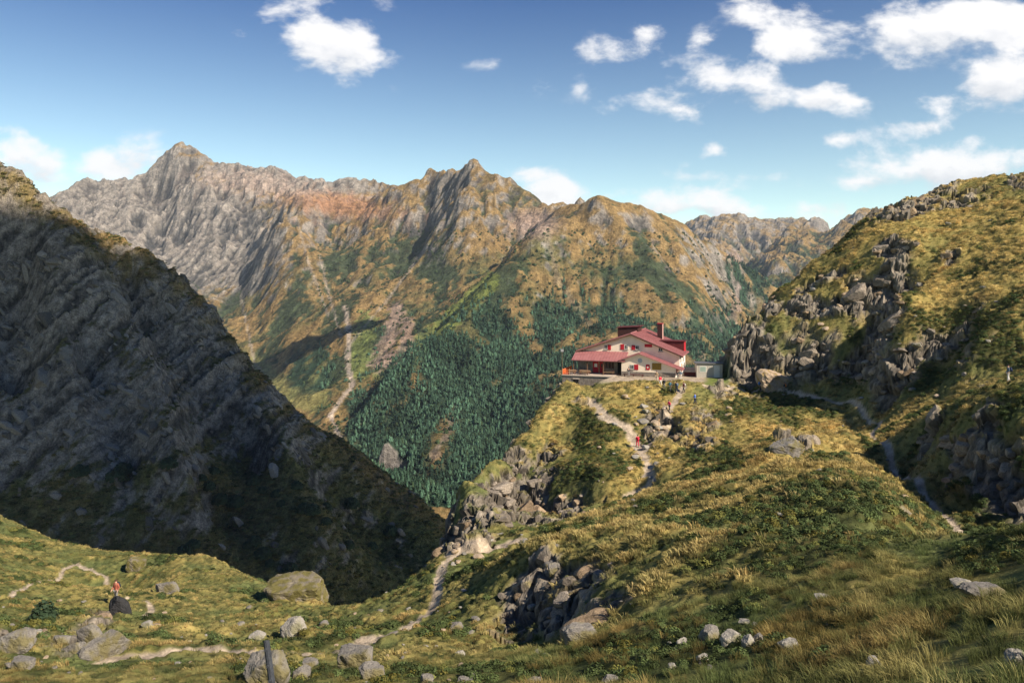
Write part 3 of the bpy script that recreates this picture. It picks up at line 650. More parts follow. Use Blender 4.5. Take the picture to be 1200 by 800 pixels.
def scatter(name,pts,scl,rot,tint,sources,label,cat,group=None):
    """one 'stuff' object that sets a source mesh on every point"""
    me=bpy.data.meshes.new(name); n=len(pts)
    me.vertices.add(n); me.vertices.foreach_set('co',np.asarray(pts,np.float32).ravel())
    a=me.attributes.new('scl','FLOAT_VECTOR','POINT'); sc=np.asarray(scl,np.float32)
    if sc.ndim==1: sc=np.repeat(sc[:,None],3,1)
    a.data.foreach_set('vector',sc.ravel())
    a=me.attributes.new('rot','FLOAT_VECTOR','POINT'); a.data.foreach_set('vector',np.asarray(rot,np.float32).ravel())
    a=me.attributes.new('tint','FLOAT_COLOR','POINT'); c=np.ones((n,4),np.float32); c[:,:3]=tint; a.data.foreach_set('color',c.ravel())
    a=me.attributes.new('pick','INT','POINT'); a.data.foreach_set('value',RNG.integers(0,len(sources),n).astype(np.int32))
    o=link(bpy.data.objects.new(name,me))
    col=bpy.data.collections.new(name+'_kinds')
    for i,s in enumerate(sources): s.name='%s_kind_%d'%(name,i); col.objects.link(s)
    ng=bpy.data.node_groups.new(name+'_nodes','GeometryNodeTree')
    ng.interface.new_socket('Geometry',in_out='INPUT',socket_type='NodeSocketGeometry'); ng.interface.new_socket('Geometry',in_out='OUTPUT',socket_type='NodeSocketGeometry')
    N=ng.nodes; L=ng.links
    gi=N.new('NodeGroupInput'); go=N.new('NodeGroupOutput'); ip=N.new('GeometryNodeInstanceOnPoints'); ci=N.new('GeometryNodeCollectionInfo')
    ci.inputs['Collection'].default_value=col; ci.inputs['Separate Children'].default_value=True; ci.inputs['Reset Children'].default_value=True
    def at(nm,t):
        x=N.new('GeometryNodeInputNamedAttribute'); x.data_type=t; x.inputs['Name'].default_value=nm; return x.outputs['Attribute']
    L.new(gi.outputs[0],ip.inputs['Points']); L.new(ci.outputs[0],ip.inputs['Instance']); ip.inputs['Pick Instance'].default_value=True
    L.new(at('pick','INT'),ip.inputs['Instance Index']); L.new(at('scl','FLOAT_VECTOR'),ip.inputs['Scale'])
    er=N.new('FunctionNodeEulerToRotation'); L.new(at('rot','FLOAT_VECTOR'),er.inputs[0]); L.new(er.outputs[0],ip.inputs['Rotation'])
    L.new(ip.outputs[0],go.inputs[0])
    md=o.modifiers.new('nodes','NODES'); md.node_group=ng
    tag(o,label,cat,group,'stuff'); return o
def src_mesh(verts,faces,mat,smooth=False):
    me=bpy.data.meshes.new('kind'); me.from_pydata([tuple(map(float,v)) for v in verts],[],faces); me.materials.append(mat)
    if smooth: me.polygons.foreach_set('use_smooth',[True]*len(faces))
    me.update(); return bpy.data.objects.new('kind',me)
def tuft(n,w,h,spread,lean,seed,mat):
    r=random.Random(seed); v=[];f=[]
    for k in range(n):
        a=r.uniform(0,2*math.pi); d=spread*math.sqrt(r.random())*.5; x=d*math.cos(a); y=d*math.sin(a)
        hh=h*r.uniform(.55,1.1); out=r.uniform(.15,.6)*hh; lx=math.cos(a)*out-lean*hh*r.uniform(.5,1.2); ly=math.sin(a)*out-lean*.3*hh
        t=r.uniform(0,math.pi); wx=math.cos(t)*w/2; wy=math.sin(t)*w/2; b=len(v)
        v+=[(x-wx,y-wy,-.12),(x+wx,y+wy,-.12),(x+lx*.35+wx*.8,y+ly*.35+wy*.8,hh*.55),(x+lx*.35-wx*.8,y+ly*.35-wy*.8,hh*.55),(x+lx,y+ly,hh*(.92-.25*out/hh))]
        f+=[(b,b+1,b+2,b+3),(b+3,b+2,b+4)]
    return src_mesh(v,f,mat)
def leafball(nl,rx,rz,leaf,seed,mat,conifer=False):
    r=random.Random(seed); v=[];f=[]
    for k in range(nl):
        if conifer:
            t=r.random()**.8; z=rz*t; rad=rx*(1-t)**.8*(.55+.45*((t*7)%1)); a=r.uniform(0,6.283); q=rad*math.sqrt(r.uniform(.3,1)); c=Vector((q*math.cos(a),q*math.sin(a),z)); nrm=Vector((math.cos(a),math.sin(a),.7))
        else:
            nrm=Vector((r.gauss(0,1),r.gauss(0,1),abs(r.gauss(0,1))*.9+.05)).normalized(); q=r.uniform(.65,1.05)
            c=Vector((nrm.x*rx*q,nrm.y*rx*q,nrm.z*rz*q))
        nrm=(nrm.normalized()+Vector((r.uniform(-.6,.6),r.uniform(-.6,.6),r.uniform(-.6,.6)))).normalized()
        t1=nrm.orthogonal().normalized(); t2=nrm.cross(t1); s=leaf*r.uniform(.6,1.3); an=r.uniform(0,6.28)
        e=t1*math.cos(an)+t2*math.sin(an); g=nrm.cross(e); b=len(v)
        v+=[c-e*s,c+g*s*.55,c+e*s,c-g*s*.55]; f.append((b,b+1,b+2,b+3))
    return src_mesh(v,f,mat)
def samples(D,dens,Xd,Yd,zd,seed):
    """draw points from a grid with an expected count per cell"""
    rg=np.random.default_rng(seed)
    d=dens[:-1,:-1]; k=rg.poisson(np.clip(d,0,30)); ii,jj=np.nonzero(k); rep=k[ii,jj]; ii=np.repeat(ii,rep); jj=np.repeat(jj,rep)
    a=rg.random(len(ii)); b=rg.random(len(ii))
    def lerp(A): return (A[ii,jj]*(1-b)+A[ii,jj+1]*b)*(1-a)+(A[ii+1,jj]*(1-b)+A[ii+1,jj+1]*b)*a
    return ii,jj,np.stack([lerp(Xd),lerp(Yd),lerp(zd)],1),rg
M_GRASS=inst_mat('grass_blades',trans=.3); M_LEAF=inst_mat('shrub_leaves',trans=.12,rough=.7); M_TREE=inst_mat('tree_leaves',trans=.1)
def build_grass():
    D=NR; Y=D['Y']; area=D['dX']*D['dY']*np.sqrt(1+np.minimum(D['sl'],3)**2)
    ok=(1-sstep(.25,.6,D['rock']))*(1-sstep(.01,.12,blur(D['path'],2)))*(1-np.clip(D['plat']*1.5,0,1))*(1-.75*(D['shr']>.6))*(D['PX']>-160)*(D['PX']<1360)*(Y<168)
    patch=sstep(-.3,.3,D['n2']+.4*D['n3'])*.75+.3
    dens=np.where(Y<9,26,np.where(Y<26,17,np.where(Y<60,10,5.5)))*area*ok*patch*(Y>2.2)
    sets=[(2.2,26,[tuft(70,.013,.42,.5,.35,i,M_GRASS) for i in range(4)],'grass'),(26,170,[tuft(34,.045,.42,.6,.3,10+i,M_GRASS) for i in range(4)],'dry_grass')]
    labs=['long windswept green and straw coloured grass close to the viewer','ochre and green grass tussocks covering the sunny alpine hillside']
    for (a,b,src,nm),lab in zip(sets,labs):
        ii,jj,P,rg=samples(D,dens*(Y>=a)*(Y<b),D['X'],D['Yv'],D['z'],5 if a<20 else 6)
        n=len(P); g=D['gold'][ii,jj]; n2=D['n2'][ii,jj]; base=D['col'][ii,jj]
        t=np.clip(-.2+.5*g+1.1*np.abs(D['nh'][ii,jj])+1.3*n2+.7*D['n1'][ii,jj]+.9*D['n3'][ii,jj]+.42*rg.normal(0,.5,n)-.3*D['shr'][ii,jj],0,1)[:,None]
        if a<20: t=t*.62
        straw=np.array([.50,.39,.17]); gr=np.array([.08,.11,.038])
        tint=(base*.8+.25*(gr*(1-t)+straw*t))*(.55)+.55*(gr*(1-t)+straw*t)
        ru=sstep(.12,.3,-D['n1'][ii,jj]*.6+D['n2'][ii,jj]*.7+.12*rg.normal(0,1,n))[:,None]*.38; tint=tint*(1-ru)+ru*np.array([.30,.17,.06])
        tint=tint*rg.uniform(.6,1.25,(n,1))*(1+.5*D['n3'][ii,jj])[:,None]
        sc=rg.uniform(.45,1.0,n)*(.6+.35*t[:,0]+.2*g); turf=sstep(.35,.0,g)*(P[:,0]<0); sc=sc*(1-.4*turf)
        sc3=np.stack([sc*1.1,sc*1.1,sc*rg.uniform(.7,1.2,n)*(.8 if a>20 else 1)],1)
        rot=np.stack([rg.normal(0,.12,n),rg.normal(-.12,.15,n),rg.normal(0,.7,n)],1)
        tint=tint*(1+.3*sstep(80,120,P[:,1])*g)[:,None]  # far sunlit hill: sunshine painted in by brightening the grass tint
        scatter(nm,P,sc3,rot,tint,src,lab,'grass'); log(nm,n)
    # dwarf shrubs
    dens=3.0*area*(D['shr']>.5+.25*D['n3'])*(Y>6)*(Y<165)*(1-sstep(.3,.6,D['path']))*(D['PX']>-150)*(D['PX']<1350)*np.where(Y<30,2.2,1)
    ii,jj,P,rg=samples(D,dens,D['X'],D['Yv'],D['z'],8); n=len(P)
    tint=np.array([.055,.075,.026])*rg.uniform(.5,1.8,(n,1))+np.array([.10,.07,.01])*(rg.random((n,1))<.2)*.8
    s=rg.uniform(.4,1.1,n)*np.where(P[:,1]<30,.5,.9)
    scatter('dwarf_shrubs',P,np.stack([s,s,s*.8],1),np.stack([0*s,0*s,rg.uniform(0,6.28,n)],1),tint,[leafball(170,.42,.42,.075,40+i,M_LEAF) for i in range(3)],'low dark green dwarf shrubs spreading in patches over the hillside','shrubs'); log('shrubs',n)
build_grass()
def build_forest():
    PX,Y,X,z,py,fm,slope=FAR; S=Y*.00268; dX=2.5/F*Y
    ok=(PX>370)*(PX<1010)*(Y<4300)*(slope<2.6)
    area=S*dX*np.sqrt(1+np.minimum(slope,2.5)**2)
    dens=np.clip(fm-.15,0,1)/.85*area*ok/np.where(Y<1700,28.,np.where(Y<2600,110,330.))
    ii,jj,P,rg=samples(None,dens,X,Y,z,15); n=len(P)
    tint=np.array([.05,.095,.06])*rg.uniform(.4,2.0,(n,1))*(1+1.1*fbm(P[:,0]/45,P[:,1]/160,3,71))[:,None]+np.array([.03,.03,0])*(rg.random((n,1))<.15)*rg.random((n,1))
    s=rg.uniform(.3,.8,n)*np.where(P[:,1]>1700,1.3,1)
    kinds=[leafball(110,3.4,15,1.5,60,M_TREE,True),leafball(110,4.2,13,1.7,61,M_TREE,True),leafball(100,5.,8,2.,62,M_TREE)]
    scatter('forest',P,s,np.stack([0*s,0*s,rg.uniform(0,6.28,n)],1),tint,kinds,'dense dark green forest covering the lower slopes of the far mountain','forest'); log('forest',n)
    # sparse scrub higher up, where single bushes read as dots
    dens=area*ok*(fm<.4)*(z<230)*np.clip(fbm(X/60,Y/60,4,33)*1.3+.2-.3*(z-blur(z,6))/S,0,1)*(py>270)/130.*(PX>200)
    dens=dens+area*(PX>200)*(PX<=405)*(Y<3200)*(z<150)*np.clip(fbm(X/60,Y/60,4,33),0,1)/400
    ii,jj,P,rg=samples(None,dens,X,Y,z,16); n=len(P)
    tint=np.array([.04,.06,.025])*rg.uniform(.6,1.6,(n,1)); s=rg.uniform(.4,1.0,n)
    scatter('mountain_scrub',P,s,np.stack([0*s,0*s,rg.uniform(0,6.28,n)],1),tint,[leafball(60,4.5,5,1.7,65,M_TREE),leafball(60,3.6,7,1.5,66,M_TREE)],'scattered green scrub on the grassy upper slopes of the far mountain','scrub'); log('scrub',n)
build_forest()
# bushes on the shaded slope across the gorge, each one a thing
def build_bushes():
    PX,Y,X,z,py,g,_=LEFT
    mat=plain('bush_leaf',(.035,.055,.028),.8,.35,.5)
    src=leafball(900,3.0,3.4,.5,90,mat); me=src.data
    rg=random.Random(5); placed=0
    cl=[(95,555),(142,553),(140,560),(235,560),(245,570),(250,552),(300,565),(312,575),(330,590),(322,580),(345,570),(290,560),(370,600),(380,595),(385,612),(360,598),(230,640),(300,635),(310,650),(320,660),(290,640),(215,648),(440,640),(455,625),(405,640),(200,545),(262,588),(275,590),(345,668),(410,592)]
    for a,b in cl:
        a+=rg.uniform(-4,4); j=int((a+220)/2); c=py[:,j]; mn=np.minimum.accumulate(c); vis=np.where(c<=mn+.01)[0]
        k=vis[np.abs(c[vis]-b).argmin()]
        r=empty('bush',(X[k,j],Y[k,j],z[k,j]-.6),rg.uniform(0,6)); s=rg.uniform(.7,1.35); r.scale=(s*1.1,s,s)
        tag(r,'dark green bush on the shaded slope across the gorge','bush','bushes on the shaded mountain slope')
        o=bpy.data.objects.new('foliage',me); link(o,r)
        st=bpy.data.objects.new('stem',STEM); link(st,r); placed+=1
def stem_mesh():
    bm=bmesh.new(); bmesh.ops.create_cone(bm,cap_ends=True,segments=7,radius1=.22,radius2=.1,depth=2.6,matrix=Matrix.Translation((0,0,1)))
    me=bpy.data.meshes.new('stem'); bm.to_mesh(me); bm.free(); me.materials.append(plain('bush_wood',(.12,.09,.06))); return me
def left_cover():
    PX,Y,X,z,py,g,sl=LEFT; ar=(Y*.0019)*(2/F*Y)*np.sqrt(1+np.minimum(sl,3)**2)
    ok=(PX>-150)*(Y<445)*(Y>245)
    ii,jj,P,rg=samples(None,ar*ok*g*.24,X,Y,z,41); n=len(P)
    tint=np.array([.075,.08,.03])*rg.uniform(.4,1.9,(n,1))+np.array([.08,.045,.0])*(rg.random((n,1))<.3)*rg.random((n,1)); s=rg.uniform(.25,1.0,n)**1.3
    scatter('slope_scrub',P,np.stack([s*1.2,s,s*.6],1),np.stack([0*s,0*s,rg.uniform(0,6.28,n)],1),tint,[leafball(60,1.4,1.4,.4,120+i,M_LEAF) for i in range(3)],'low brown and olive scrub over the shaded slope across the gorge','scrub'); log('slope scrub',n)
left_cover()
STEM=stem_mesh()
build_bushes()

# ================================================================== MOUNTAIN HUT
def V3(s,d,h): return (s,d,h)
def box(bm,x0,x1,y0,y1,z0,z1,bevel=0):
    m=Matrix.Translation(((x0+x1)/2,(y0+y1)/2,(z0+z1)/2))@Matrix.Diagonal((abs(x1-x0),abs(y1-y0),abs(z1-z0),1))
    r=bmesh.ops.create_cube(bm,size=1,matrix=m)
    if bevel: bmesh.ops.bevel(bm,geom=list({e for v in r['verts'] for e in v.link_edges}),offset=bevel,segments=1,affect='EDGES')
def prism(bm,prof,d0,d1):
    """closed outline in (s,h) swept along d"""
    a=[bm.verts.new((s,d0,h)) for s,h in prof]; b=[bm.verts.new((s,d1,h)) for s,h in prof]
    n=len(prof); bm.faces.new(a); bm.faces.new(b[::-1])
    for i in range(n): bm.faces.new((a[i],b[i],b[(i+1)%n],a[(i+1)%n]))
def boxo(name,mat,parent,*a,bevel=0):
    bm=bmesh.new(); box(bm,*a,bevel=bevel); return bm_obj(name,bm,mat,parent)
def tube(bm,p,q,r,n=8,r2=None):
    p=Vector(p); q=Vector(q); d=q-p; L=d.length
    if L<1e-6: return
    bmesh.ops.create_cone(bm,cap_ends=True,segments=n,radius1=r,radius2=r if r2 is None else r2,depth=L,matrix=Matrix.Translation((p+q)/2)@d.to_track_quat('Z','Y').to_matrix().to_4x4())
def local(px,py,d):
    """bearing and depression of a feature on a facade plane at depth d -> (s,h)"""
    k=(px-600)/F; o=HP+d*E2
    s=(k*o[1]-o[0])/(E1[0]-k*E1[1]); Yk=o[1]+s*E1[1]
    return s,(HZ-py)/F*Yk-HZ0
Z=lambda u,v:(640+u/5,360+v/5)
M_CREAM=plain('cream_render',(.78,.66,.51),.9,.09,1.2,bump=.1); M_WHITE=plain('white_render',(.72,.67,.6),.9,.06,1.5)
M_STONE=plain('rubble_stone',(.20,.17,.14),.95,.45,2.2,bump=.6); M_RED=plain('red_shutter_paint',(.42,.018,.03),.6,.12,2)
M_DRED=plain('dark_red_boards',(.10,.022,.022),.7,.2,2); M_WOOD=plain('brown_timber',(.13,.075,.045),.8,.3,5); M_PALEWOOD=plain('pale_timber',(.42,.27,.15),.8,.2,5)
M_GLASS=plain('window_glass',(.03,.035,.04),.08,.2,1,spec=.6); M_FRAME=plain('white_frame',(.6,.58,.52),.6,.05,3)
M_DARK=plain('opening_shade',(.012,.012,.012),.9,.1,1); M_CONC=plain('pale_concrete',(.45,.38,.31),.95,.12,1.5); M_BOARD=plain('ochre_board',(.24,.15,.03),.8,.15,3)  # the near-black colour paints the shade inside door openings
M_ORANGE=plain('orange_netting',(.72,.16,.05),.7,.15,4); M_METAL=plain('grey_metal',(.33,.33,.33),.5,.1,4,metal=.4)
def roof_mat():
    m,nt,b=nmat('red_sheet_roof'); N=nt.nodes; L=nt.links; tc=N.new('ShaderNodeTexCoord')
    n=noise_node(nt,.9,6,.65,tc.outputs['Object']); r=N.new('ShaderNodeValToRGB'); r.color_ramp.elements[0].color=(.26,.10,.10,1); r.color_ramp.elements[1].color=(.35,.15,.145,1)
    r.color_ramp.elements[0].position=.3; r.color_ramp.elements[1].position=.7
    L.new(n.outputs['Fac'],r.inputs['Fac']); L.new(r.outputs['Color'],b.inputs['Base Color']); b.inputs['Roughness'].default_value=.55; b.inputs['Specular IOR Level'].default_value=.3
    return m
M_ROOF=roof_mat()
def slab(name,parent,s0,h0,s1,h1,d0,d1,th=.16,seam=.55,mat=None):
    """roof slab from (s0,h0) down to (s1,h1) with raised seams"""
    bm=bmesh.new(); prism(bm,[(s0,h0),(s1,h1),(s1,h1-th),(s0,h0-th)],d0,d1)
    d=d0+seam
    while d<d1-.1:
        prism(bm,[(s0,h0+.002),(s0,h0+.05),(s1,h1+.05),(s1,h1+.002)],d-.025,d+.025); d+=seam
    return bm_obj(name,bm,mat or M_ROOF,parent)
house=empty('mountain_hut',(HP[0],HP[1],HZ0),-HA)
tag(house,'large cream mountain hut with red roofs and red shutters on the rock shelf','hut')
def gable_h(s): return 7.55-(s+8.4)*.405 if s>-8.4 else 7.55-(-8.4-s)*.335
bm=bmesh.new(); prism(bm,[(-18.4,-.3),(.3,-.3),(.3,gable_h(.3)-.16),(-8.4,7.39),(-18.4,gable_h(-18.4)-.16)],3,11.4)
wall=bm_obj('wall',bm,M_CREAM,house); wall['label']='cream plastered gable front of the main block'
bm=bmesh.new(); prism(bm,[(-15.5,-1),(-2.6,-1),(-2.6,gable_h(-2.6)-.2),(-8.4,7.3),(-15.5,gable_h(-15.5)-.2)],11.4,18.6); bm_obj('rear_wing',bm,M_CREAM,house)
slab('roof',house,-8.4,7.55,1.1,gable_h(1.1),2.3,11.9); slab('roof',house,-8.4,7.547,-18.75,gable_h(-18.75),2.3,11.9)
slab('rear_roof',house,-8.4,7.50,-2.1,gable_h(-2.1)-.05,11.9,19.2); slab('rear_roof',house,-8.4,7.497,-16,gable_h(-16)-.05,11.9,19.2)
bm=bmesh.new(); tube(bm,(-8.4,2.28,7.57),(-8.4,19.2,7.55),.09,8); bm_obj('roof_ridge',bm,M_ROOF,house)
bm=bmesh.new()
for a,b in ((-18.75,-8.4),(-8.4,1.1)):
    prism(bm,[(a,gable_h(a)-.17),(b,gable_h(b)-.17),(b,gable_h(b)-.38),(a,gable_h(a)-.38)],2.34,2.42)
bm_obj('fascia',bm,M_WOOD,house)
# annex in front
def an_h(s): return 4.2-(s+6.38)*.36 if s>-6.38 else 4.2-(-6.38-s)*.37
bm=bmesh.new(); prism(bm,[(-9.6,.8),(0,.8),(0,an_h(0)-.14),(-6.38,4.06),(-9.6,an_h(-9.6)-.14)],0,3.0); bm_obj('annex_wall',bm,M_CREAM,house)['label']='lower cream front annex with its own gable'
bm=bmesh.new(); box(bm,-9.65,.05,-.05,3,-.3,.8); bm_obj('plinth',bm,M_STONE,house)
slab('annex_roof',house,-6.38,4.2,1.3,an_h(1.3),-.6,3.2); slab('annex_roof',house,-6.38,4.197,-10.0,an_h(-10.0),-.6,3.2)
# porch roof slopes towards the viewer
bm=bmesh.new()
def slope_box(bm,s0,s1,d0,h0,d1,h1,th):
    v=[bm.verts.new(p) for p in ((s0,d0,h0),(s1,d0,h0),(s1,d1,h1),(s0,d1,h1),(s0,d0,h0-th),(s1,d0,h0-th),(s1,d1,h1-th),(s0,d1,h1-th))]
    for f in ((0,1,2,3),(7,6,5,4),(0,4,5,1),(1,5,6,2),(2,6,7,3),(3,7,4,0)): bm.faces.new([v[i] for i in f])
slope_box(bm,-18.8,-8.9,-.5,2.66,3.0,4.05,.14)
s=-18.4
while s<-9: slope_box(bm,s-.025,s+.025,-.5,2.71,3.0,4.10,.05); s+=.55
bm_obj('porch_roof',bm,M_ROOF,house)
bm=bmesh.new(); box(bm,-18.42,-9.6,2.93,2.998,-.1,3.4); bm_obj('porch_wall',bm,M_STONE,house)
for s in (-18.5,-15.9,-12.9): boxo('post',M_WOOD,house,s-.08,s+.08,-.25,-.09,0,2.62)
boxo('porch_beam',M_WOOD,house,-18.7,-9.7,-.28,-.1,2.42,2.6)
def window(u0,v0,u1,v1,d,shutter=None,parent=house):
    s0,h1=local(*Z(u0,v0),d); s1,_=local(*Z(u1,v0),d); sm=(s0+s1)/2; _,h0=local(*Z((u0+u1)/2,v1),d); _,h1=local(*Z((u0+u1)/2,v0),d)
    if shutter=='r': w0,w1,c0,c1=s0,sm,sm+.03,s1
    elif shutter=='l': w0,w1,c0,c1=sm,s1,s0,sm-.03
    else: w0,w1,c0,c1=s0,s1,None,None
    bm=bmesh.new(); t=.09
    for a in ((w0,w1,h0,h0+t),(w0,w1,h1-t,h1),(w0,w0+t,h0+t,h1-t),(w1-t,w1,h0+t,h1-t),((w0+w1)/2-.03,(w0+w1)/2+.03,h0+t,h1-t)): box(bm,a[0],a[1],d-.05,d-.003,a[2],a[3])
    w=bm_obj('window',bm,M_FRAME,parent); boxo('pane',M_GLASS,w,w0+.05,w1-.05,d-.02,d-.004,h0+.05,h1-.05)
    boxo('sill',M_STONE,w,w0-.08,w1+.08,d-.14,d-.004,h0-.1,h0-.005)
    if c0 is not None:
        bm=bmesh.new(); box(bm,c0,c1,d-.07,d-.01,h0-.05,h1+.05)
        for k in range(5):
            zz=h0+(h1-h0)*(k+.5)/5; box(bm,c0+.06,c1-.06,d-.085,d-.071,zz-.05,zz+.05)
        bm_obj('shutter',bm,M_RED,parent)
window(340,220,380,248,3,'r'); window(436,218,480,247,3,'l'); window(501,223,545,248,3,'l')
s0,h0=local(*Z(577,233),3); s1,h1=local(*Z(621,216),3); boxo('shutter',M_RED,house,s0,s1,2.93,2.99,h0,h1)
window(658,236,684,258,3)
window(490,336,540,364,0,'r')
s0,h0=local(*Z(585,366),0); s1,h1=local(*Z(607,335),0); sh=boxo('shutter',M_RED,house,s0,s1,-.07,-.01,h0,h1); sh['label']='small red shutter with a white cross'
cx=(s0+s1)/2; cz=(h0+h1)/2; bm=bmesh.new(); box(bm,cx-.05,cx+.05,-.09,-.073,cz-.22,cz+.22); box(bm,cx-.17,cx-.053,-.09,-.073,cz-.05,cz+.05); box(bm,cx+.053,cx+.17,-.09,-.073,cz-.05,cz+.05); bm_obj('white_cross',bm,M_WHITE,sh)
s0,h0=local(*Z(621,365),0); s1,h1=local(*Z(675,328),0); pb=boxo('board',M_BOARD,house,s0,s1,-.08,-.01,h0,h1)
bm=bmesh.new(); tube(bm,(local(*Z(550,312),0)[0],-.03,local(*Z(550,312),0)[1]),(local(*Z(550,312),0)[0],-.008,local(*Z(550,312),0)[1]),.42,24); bm_obj('wall_emblem',bm,plain('faded_emblem',(.36,.4,.4),.9,.25,3),house)
def door(u0,v0,u1,v1,d,mat,glass=True):
    s0,h1=local(*Z(u0,v0),d); s1,_=local(*Z(u1,v0),d)
    o=boxo('door',mat,house,s0,s1,d-.13,d-.075,.02,min(h1,2.3))
    if glass: boxo('pane',M_WHITE if u0==275 else M_GLASS,o,s0+.25,s1-.25,d-.15,d-.131,1.1,1.75)
    bm=bmesh.new(); tube(bm,(s1-.1,d-.2,1.05),(s1-.25,d-.2,1.05),.02,6); tube(bm,(s1-.1,d-.2,1.05),(s1-.1,d-.131,1.05),.018,6); bm_obj('handle',bm,M_METAL,o)
door(275,308,308,387,3,M_RED); door(315,308,340,387,3,M_RED)
bm=bmesh.new(); s0,_=local(*Z(309,308),3); box(bm,s0,s0+.12,2.8,2.92,0,2.4); bm_obj('door_post',bm,M_PALEWOOD,house)
s0,_=local(*Z(345,320),3); s1,_=local(*Z(400,320),3)
for k in range(3):
    a=s0+(s1-s0)*k/3+.08; b=s0+(s1-s0)*(k+1)/3-.08
    w=boxo('window',M_DRED,house,a,b,2.86,2.925,.95,2.15); boxo('pane',M_GLASS,w,a+.1,b-.1,2.85,2.859,1.05,2.05)
boxo('doorway',M_DARK,house,-10.9,-10.0,2.86,2.925,.02,2.1)
boxo('lamp',M_FRAME,house,-17.3,-16.6,2.7,2.92,2.35,2.42)
# right-hand end walls
def side(name,mat,sx,d0,d1,h0,h1,th=.06): return boxo(name,mat,house,sx+.002,sx+th,d0,d1,h0,h1)
boxo('end_wall',M_WHITE,house,.302,.42,3.0,11.4,-.3,gable_h(.42)-.17)
boxo('end_wall',M_WHITE,house,.002,.1,0.0,2.99,-.3,an_h(.1)-.15)
for d0 in (.55,1.75):
    w=boxo('window',M_RED,house,.102,.16,d0,d0+.75,.75,1.6); boxo('pane',M_GLASS,w,.161,.17,d0+.15,d0+.6,.85,1.5)
for d0,h0,h1 in ((4.2,2.3,3.1),(7.6,2.2,3.0),(9.3,.9,1.8),(7.3,.7,1.6)):
    w=boxo('window',M_WOOD,house,.422,.47,d0,d0+.8,h0,h1); boxo('pane',M_GLASS,w,.471,.48,d0+.1,d0+.7,h0+.1,h1-.1)
o=boxo('door',M_PALEWOOD,house,.422,.47,5.2,6.1,.02,2.0); boxo('handle',M_METAL,o,.471,.5,5.95,6.0,1.0,1.05)
# dormers and chimney
dr=boxo('dormer',M_DRED,house,-4.6,.45,9.0,11.6,3.6,5.75); dr['label']='dark red box dormer low on the right roof slope'
boxo('dormer_roof',M_DRED,dr,-4.9,.7,8.8,11.8,5.753,5.87); boxo('end_panel',M_RED,dr,.453,.5,9.0,11.6,3.9,5.7)
bm=bmesh.new(); prism(bm,[(-12.0,5.5),(-8.1,7.0),(-8.1,8.35),(-12.0,8.1)],8.5,12.5); dl=bm_obj('dormer',bm,plain('dark_timber',(.05,.02,.018),.8,.2,3),house); dl['label']='dark timber dormer behind the ridge on the left'
bm=bmesh.new(); prism(bm,[(-12.3,8.12),(-7.7,8.42),(-7.7,8.54),(-12.3,8.24)],8.3,12.8); bm_obj('dormer_roof',bm,M_DRED,dl)
bm=bmesh.new(); box(bm,-5.15,-4.2,13.2,14.3,5.2,8.8); ch=bm_obj('chimney',bm,plain('chimney_brown',(.05,.02,.02),.8,.2,2),house)
boxo('chimney_lit_side',plain('lit_side_pink',(.5,.3,.26),.9,.1,2),ch,-4.198,-4.14,13.2,14.3,5.2,8.8); boxo('chimney_cap',M_RED,ch,-5.22,-4.1,13.13,14.37,8.803,8.9)  # right side given a paler colour, its sunlight painted on
# ---- terrace and its furniture
ter=empty('stone_terrace',(HP[0],HP[1],HZ0),-HA); tag(ter,'stone walled terrace with a dark doorway under the hut porch','terrace')
bm=bmesh.new(); box(bm,-20.2,-11.0,-1.8,-.7,-5.5,-.16); box(bm,-20.2,-19.6,-.7,5.5,-5.5,-.16); bm_obj('retaining_wall',bm,M_STONE,ter)
boxo('terrace_slab',M_CONC,ter,-20.3,-10.6,-1.95,2.9,-.155,.03); boxo('terrace_slab',M_CONC,ter,-20.3,-18.42,2.903,6,-.155,.027)
s0,h1=local(*Z(160,420),-1.8); s1,h0=local(*Z(190,465),-1.8); boxo('doorway',M_DARK,ter,s0,s1,-1.86,-1.803,h0,h1); boxo('lintel',M_CONC,ter,s0-.15,s1+.15,-1.9,-1.805,h1+.003,h1+.2)
nf=empty('netting_fence',(HP[0],HP[1],HZ0),-HA); tag(nf,'low orange netting fence at the left end of the terrace','fence')
def netting(name,p,q,parent):
    bm=bmesh.new(); p=Vector(p); q=Vector(q); L=(q-p).length; n=int(L/.14)
    for k in range(n+1):
        a=p.lerp(q,k/n); tube(bm,a,a+Vector((0,0,.95)),.022,4)
    for k in range(8):
        tube(bm,p+Vector((0,0,.08+k*.12)),q+Vector((0,0,.08+k*.12)),.022,4)
    return bm_obj(name,bm,M_ORANGE,parent)
netting('netting',(-20.1,-1.8,.04),(-20.1,4.5,.04),nf); netting('netting',(-20.1,-1.85,.04),(-18.8,-1.85,.04),nf)
for p in ((-20.15,-1.85),(-20.15,1.3),(-20.15,4.5),(-18.8,-1.9)):
    bm=bmesh.new(); tube(bm,(p[0],p[1],.03),(p[0],p[1],1.15),.05,6); bm_obj('post',bm,M_PALEWOOD,nf)
